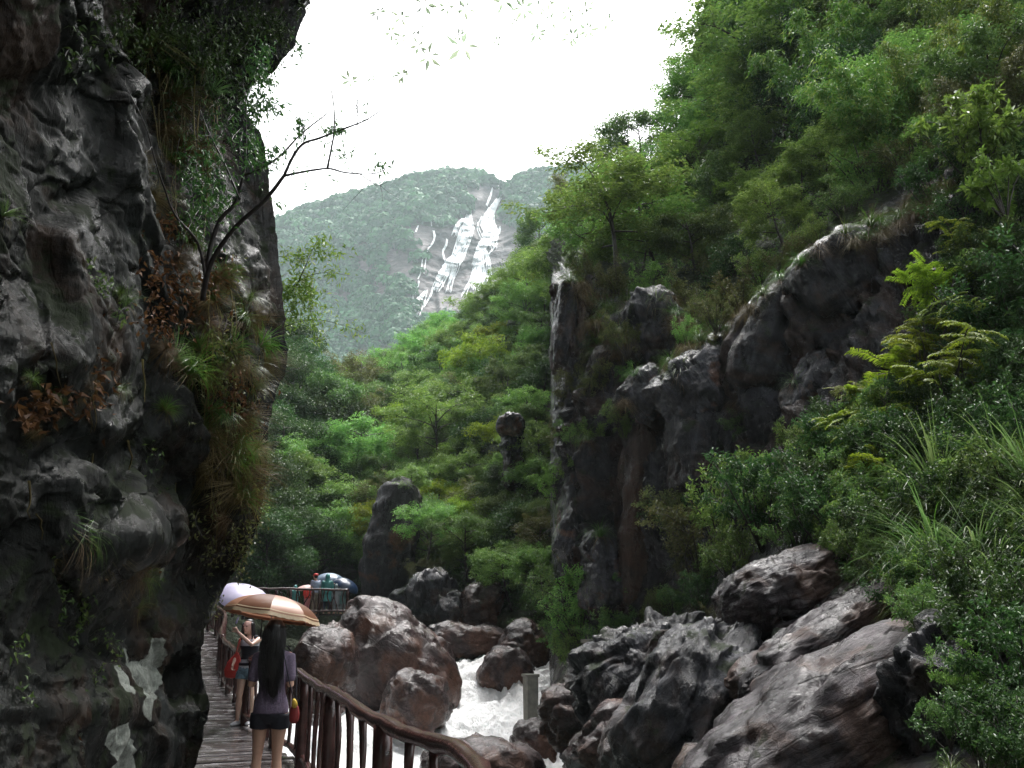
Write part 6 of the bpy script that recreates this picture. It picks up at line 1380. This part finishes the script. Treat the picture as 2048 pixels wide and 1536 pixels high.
for x, y, rx, ry, n in ((520, 150, 22, 45, 150), (510, 215, 26, 30, 130), (505, 290, 20, 30, 60), (520, 320, 30, 22, 60), (600, 100, 10, 25, 12), (540, 210, 30, 14, 60), (530, 95, 14, 18, 30), (600, 255, 10, 22, 30), (668, 258, 22, 12, 40), (560, 300, 14, 14, 20), (680, 300, 24, 14, 16), (762, 330, 16, 14, 16), (420, 350, 50, 80, 200), (555, 405, 14, 8, 6)):
    n = int(n * 1.7); px = x + r_.normal(size=n) * rx * .6; py = y + r_.normal(size=n) * ry * .6; c = P(px, py, 6.25 + r_.normal(size=n) * .15) + iv
    lf.leaves(c, r_.normal(size=(n, 3)) * .6 + [.3, 0, -.8], r_.normal(size=(n, 3)), .060 * r_.uniform(.6, 1.2, n), .018, r_.rand(n), .3)
mb.obj('trunk', [M_BARKD], bt); lf.obj('leaves', [L_DARK], bt, smooth=False); tag(bt, 'bare leaning tree with forked dark branches reaching into the sky from the left wall', 'tree')
# sapling at the edge
sp_ = empty('sapling', V(552, 640, 9.2)); iv = -np.array(sp_.location); mb = MB(); lf = MB()
for pts, r0 in (([(545, 650), (560, 610), (590, 575), (605, 545), (625, 500), (640, 470)], .010), ([(560, 605), (600, 560), (650, 545), (700, 552)], .005), ([(545, 515), (580, 512), (606, 520)], .004), ([(625, 570), (620, 610), (628, 650), (640, 690)], .005), ([(548, 665), (590, 645), (640, 640), (700, 655), (730, 668)], .005), ([(590, 575), (585, 620)], .003), ([(604, 545), (612, 580), (618, 620)], .003)):
    p = br(pts, 9.2, 8.9, r0, .0015)
    for k in range(26):
        a = p[r_.randint(2, len(p))]; n = 5; c = a + r_.normal(size=(n, 3)) * .05; lf.leaves(c, r_.normal(size=(n, 3)) + [0, 0, -.3], r_.normal(size=(n, 3)) + [0, 0, .8], .06, .02, r_.rand(n), .2)
for x, y, rx, ry, n in ((640, 485, 18, 18, 60), (655, 505, 40, 12, 90), (575, 575, 18, 20, 110), (610, 575, 18, 16, 60), (620, 590, 12, 20, 40), (645, 600, 30, 30, 40), (560, 590, 10, 20, 40)):
    px = x + r_.normal(size=n) * rx * .6; py = y + r_.normal(size=n) * ry * .6; c = P(px, py, 9. + r_.normal(size=n) * .12) + iv; lf.leaves(c, r_.normal(size=(n, 3)) + [0, 0, -.3], r_.normal(size=(n, 3)) + [0, 0, .8], .07, .02, r_.rand(n), .2)
mb.obj('stems', [M_BARKD], sp_); lf.obj('leaves', [L_LIME], sp_, smooth=False); tag(sp_, 'thin sapling with light green leaves growing out from the edge of the left wall', 'sapling')
# ---- whorled leaves hanging in from a branch overhead
def overhang(label, base, whorls, seed):
    r_ = np.random.RandomState(seed); np.random.seed(seed); root = empty('overhanging_branch', V(*base)); iv = -np.array(root.location); st = MB(); lf = MB(); b0 = np.array(V(*base))
    for x, y, D, R in whorls:
        c = np.array(V(x, y, D)); up_ = b0 + (c - b0) * .35 + np.array([0, 0, .25]); st.tube([p + iv for p in catmull([b0, up_, c + [0, 0, .10], c], 5)], np.linspace(.0035, .0008, 16), 4, True, .5)
        n = r_.randint(5, 8); L = R * MPP(D); ax = r_.normal(size=3) * .35 + np.array([0, -.75, -.3]); ax /= np.linalg.norm(ax); u = np.cross(ax, [0, 0, 1]); u /= np.linalg.norm(u); v_ = np.cross(ax, u); th = np.arange(n) * 2 * np.pi / n + r_.rand()
        d = np.cos(th)[:, None] * u + np.sin(th)[:, None] * v_ + r_.normal(size=(n, 3)) * .18; nn = ax + r_.normal(size=(n, 3)) * .5; lf.leaves(c + iv + d * L * .15, d, nn, L * r_.uniform(.7, 1.1, n), L * .30, r_.rand(n), .15)
    st.obj('stems', [L_SKY], root); lf.obj('leaves', [L_SKY], root, smooth=False); tag(root, label, 'branch')
overhang('pale backlit leaf whorls hanging from the top edge, left group over the sky', (800, -420, 3.6), [(757, 25, 4, 26), (802, 35, 4.2, 22), (783, 65, 4, 24), (800, 78, 4.1, 18), (838, 60, 3.8, 26), (836, 92, 3.8, 24), (848, 8, 3.4, 34), (857, 112, 3.6, 34), (805, 150, 4.3, 24), (742, 155, 4.2, 14), (700, 160, 4.2, 24), (893, 15, 4.2, 22), (930, 18, 3.8, 26)], 1)
overhang('pale backlit leaf whorls hanging from the top edge, middle with the biggest whorl', (960, -420, 3.4), [(925, 93, 3.2, 42), (918, 70, 3.4, 20), (998, 82, 4.1, 20), (1008, 2, 3.6, 30), (1030, 45, 4.3, 14)], 2)
overhang('pale backlit leaf whorls hanging from the top edge, right group over the sky', (1120, -420, 3.6), [(1047, 18, 3.8, 30), (1078, 15, 3.5, 36), (1074, 66, 4.1, 24), (1102, 42, 4.1, 22), (1136, 28, 4.0, 24), (1142, 74, 4.0, 26), (1172, 16, 3.8, 28), (1176, 60, 3.8, 26), (1155, 80, 4.1, 20), (1216, 44, 4.2, 24), (1095, 0, 3.6, 30), (1345, 30, 6, 20)], 3)
# trees on top of the left rock wall and behind the camera shade the gorge
for k, (x, y, z, s_, lab) in enumerate(((-3.6, 1.5, 8.2, .8, 'dark dense tree on top of the left wall, nearest over the walkway'), (-5.5, 4.5, 9.5, 1.1, 'dark dense tree on top of the left wall, farther along'), (-5, -1.5, 8.5, 1.1, 'dark dense tree on top of the left wall, above the camera'), (-2.2, -3.5, 5.2, 1.0, 'dark dense tree leaning over the walkway behind the camera'),
      (3.5, -7, -1, 2., 'tall dark tree across the stream behind the camera'), (-1, -9, 0, 2.2, 'tall dark tree at the walkway far behind the camera'), (7, -4, 0, 1.8, 'tall dark tree on the right bank behind the camera'))):
    plant(T_B[2 + k % 2], (x, y, z), s_, None, 'dark overhead tree', 'tree', 'shade trees over the walkway', label=lab)
for k, x, y, h, D in ((3, 1960, 1330, 190, 7.6), (3, 2050, 1420, 200, 6.8), (0, 1880, 1290, 130, 8.6), (3, 2010, 1270, 180, 8.0), (1, 1930, 1400, 110, 7.2), (3, 1970, 1530, 150, 6.2), (3, 2060, 1560, 170, 5.8), (0, 1900, 1480, 80, 6.8)):
    put(S_G[k], x, y, h, D, 'shrub', GU)
# leafy plants at the lower right corner
for k, (x, y, h) in enumerate(((1960, 1560, 90), (2030, 1520, 90), (1900, 1530, 70), (2000, 1470, 70))):
    put(G_G[0], x, y, h, RD(x, y) - 1.2, 'grass', 'long grass on the right bank')
label_plants()
# ---- the air
hz = MB(); hz.box((0, 1300, 262), (5200, 5000, 536)); m, t, out = newmat('thin_mist')
vol = t.nodes.new('ShaderNodeVolumePrincipled'); vol.inputs['Color'].default_value = (.78, .91, .95, 1); vol.inputs['Density'].default_value = 0.00023; vol.inputs['Anisotropy'].default_value = .1
t.links.new(vol.outputs[0], out.inputs['Volume']); o = hz.obj('haze', [m], None, smooth=False); tag(o, 'thin pale mist filling the valley', 'haze', kind='stuff')
SC.cycles.volume_bounces = 1; SC.cycles.max_bounces = 6; SC.cycles.diffuse_bounces = 3; SC.cycles.glossy_bounces = 2; SC.cycles.transparent_max_bounces = 12
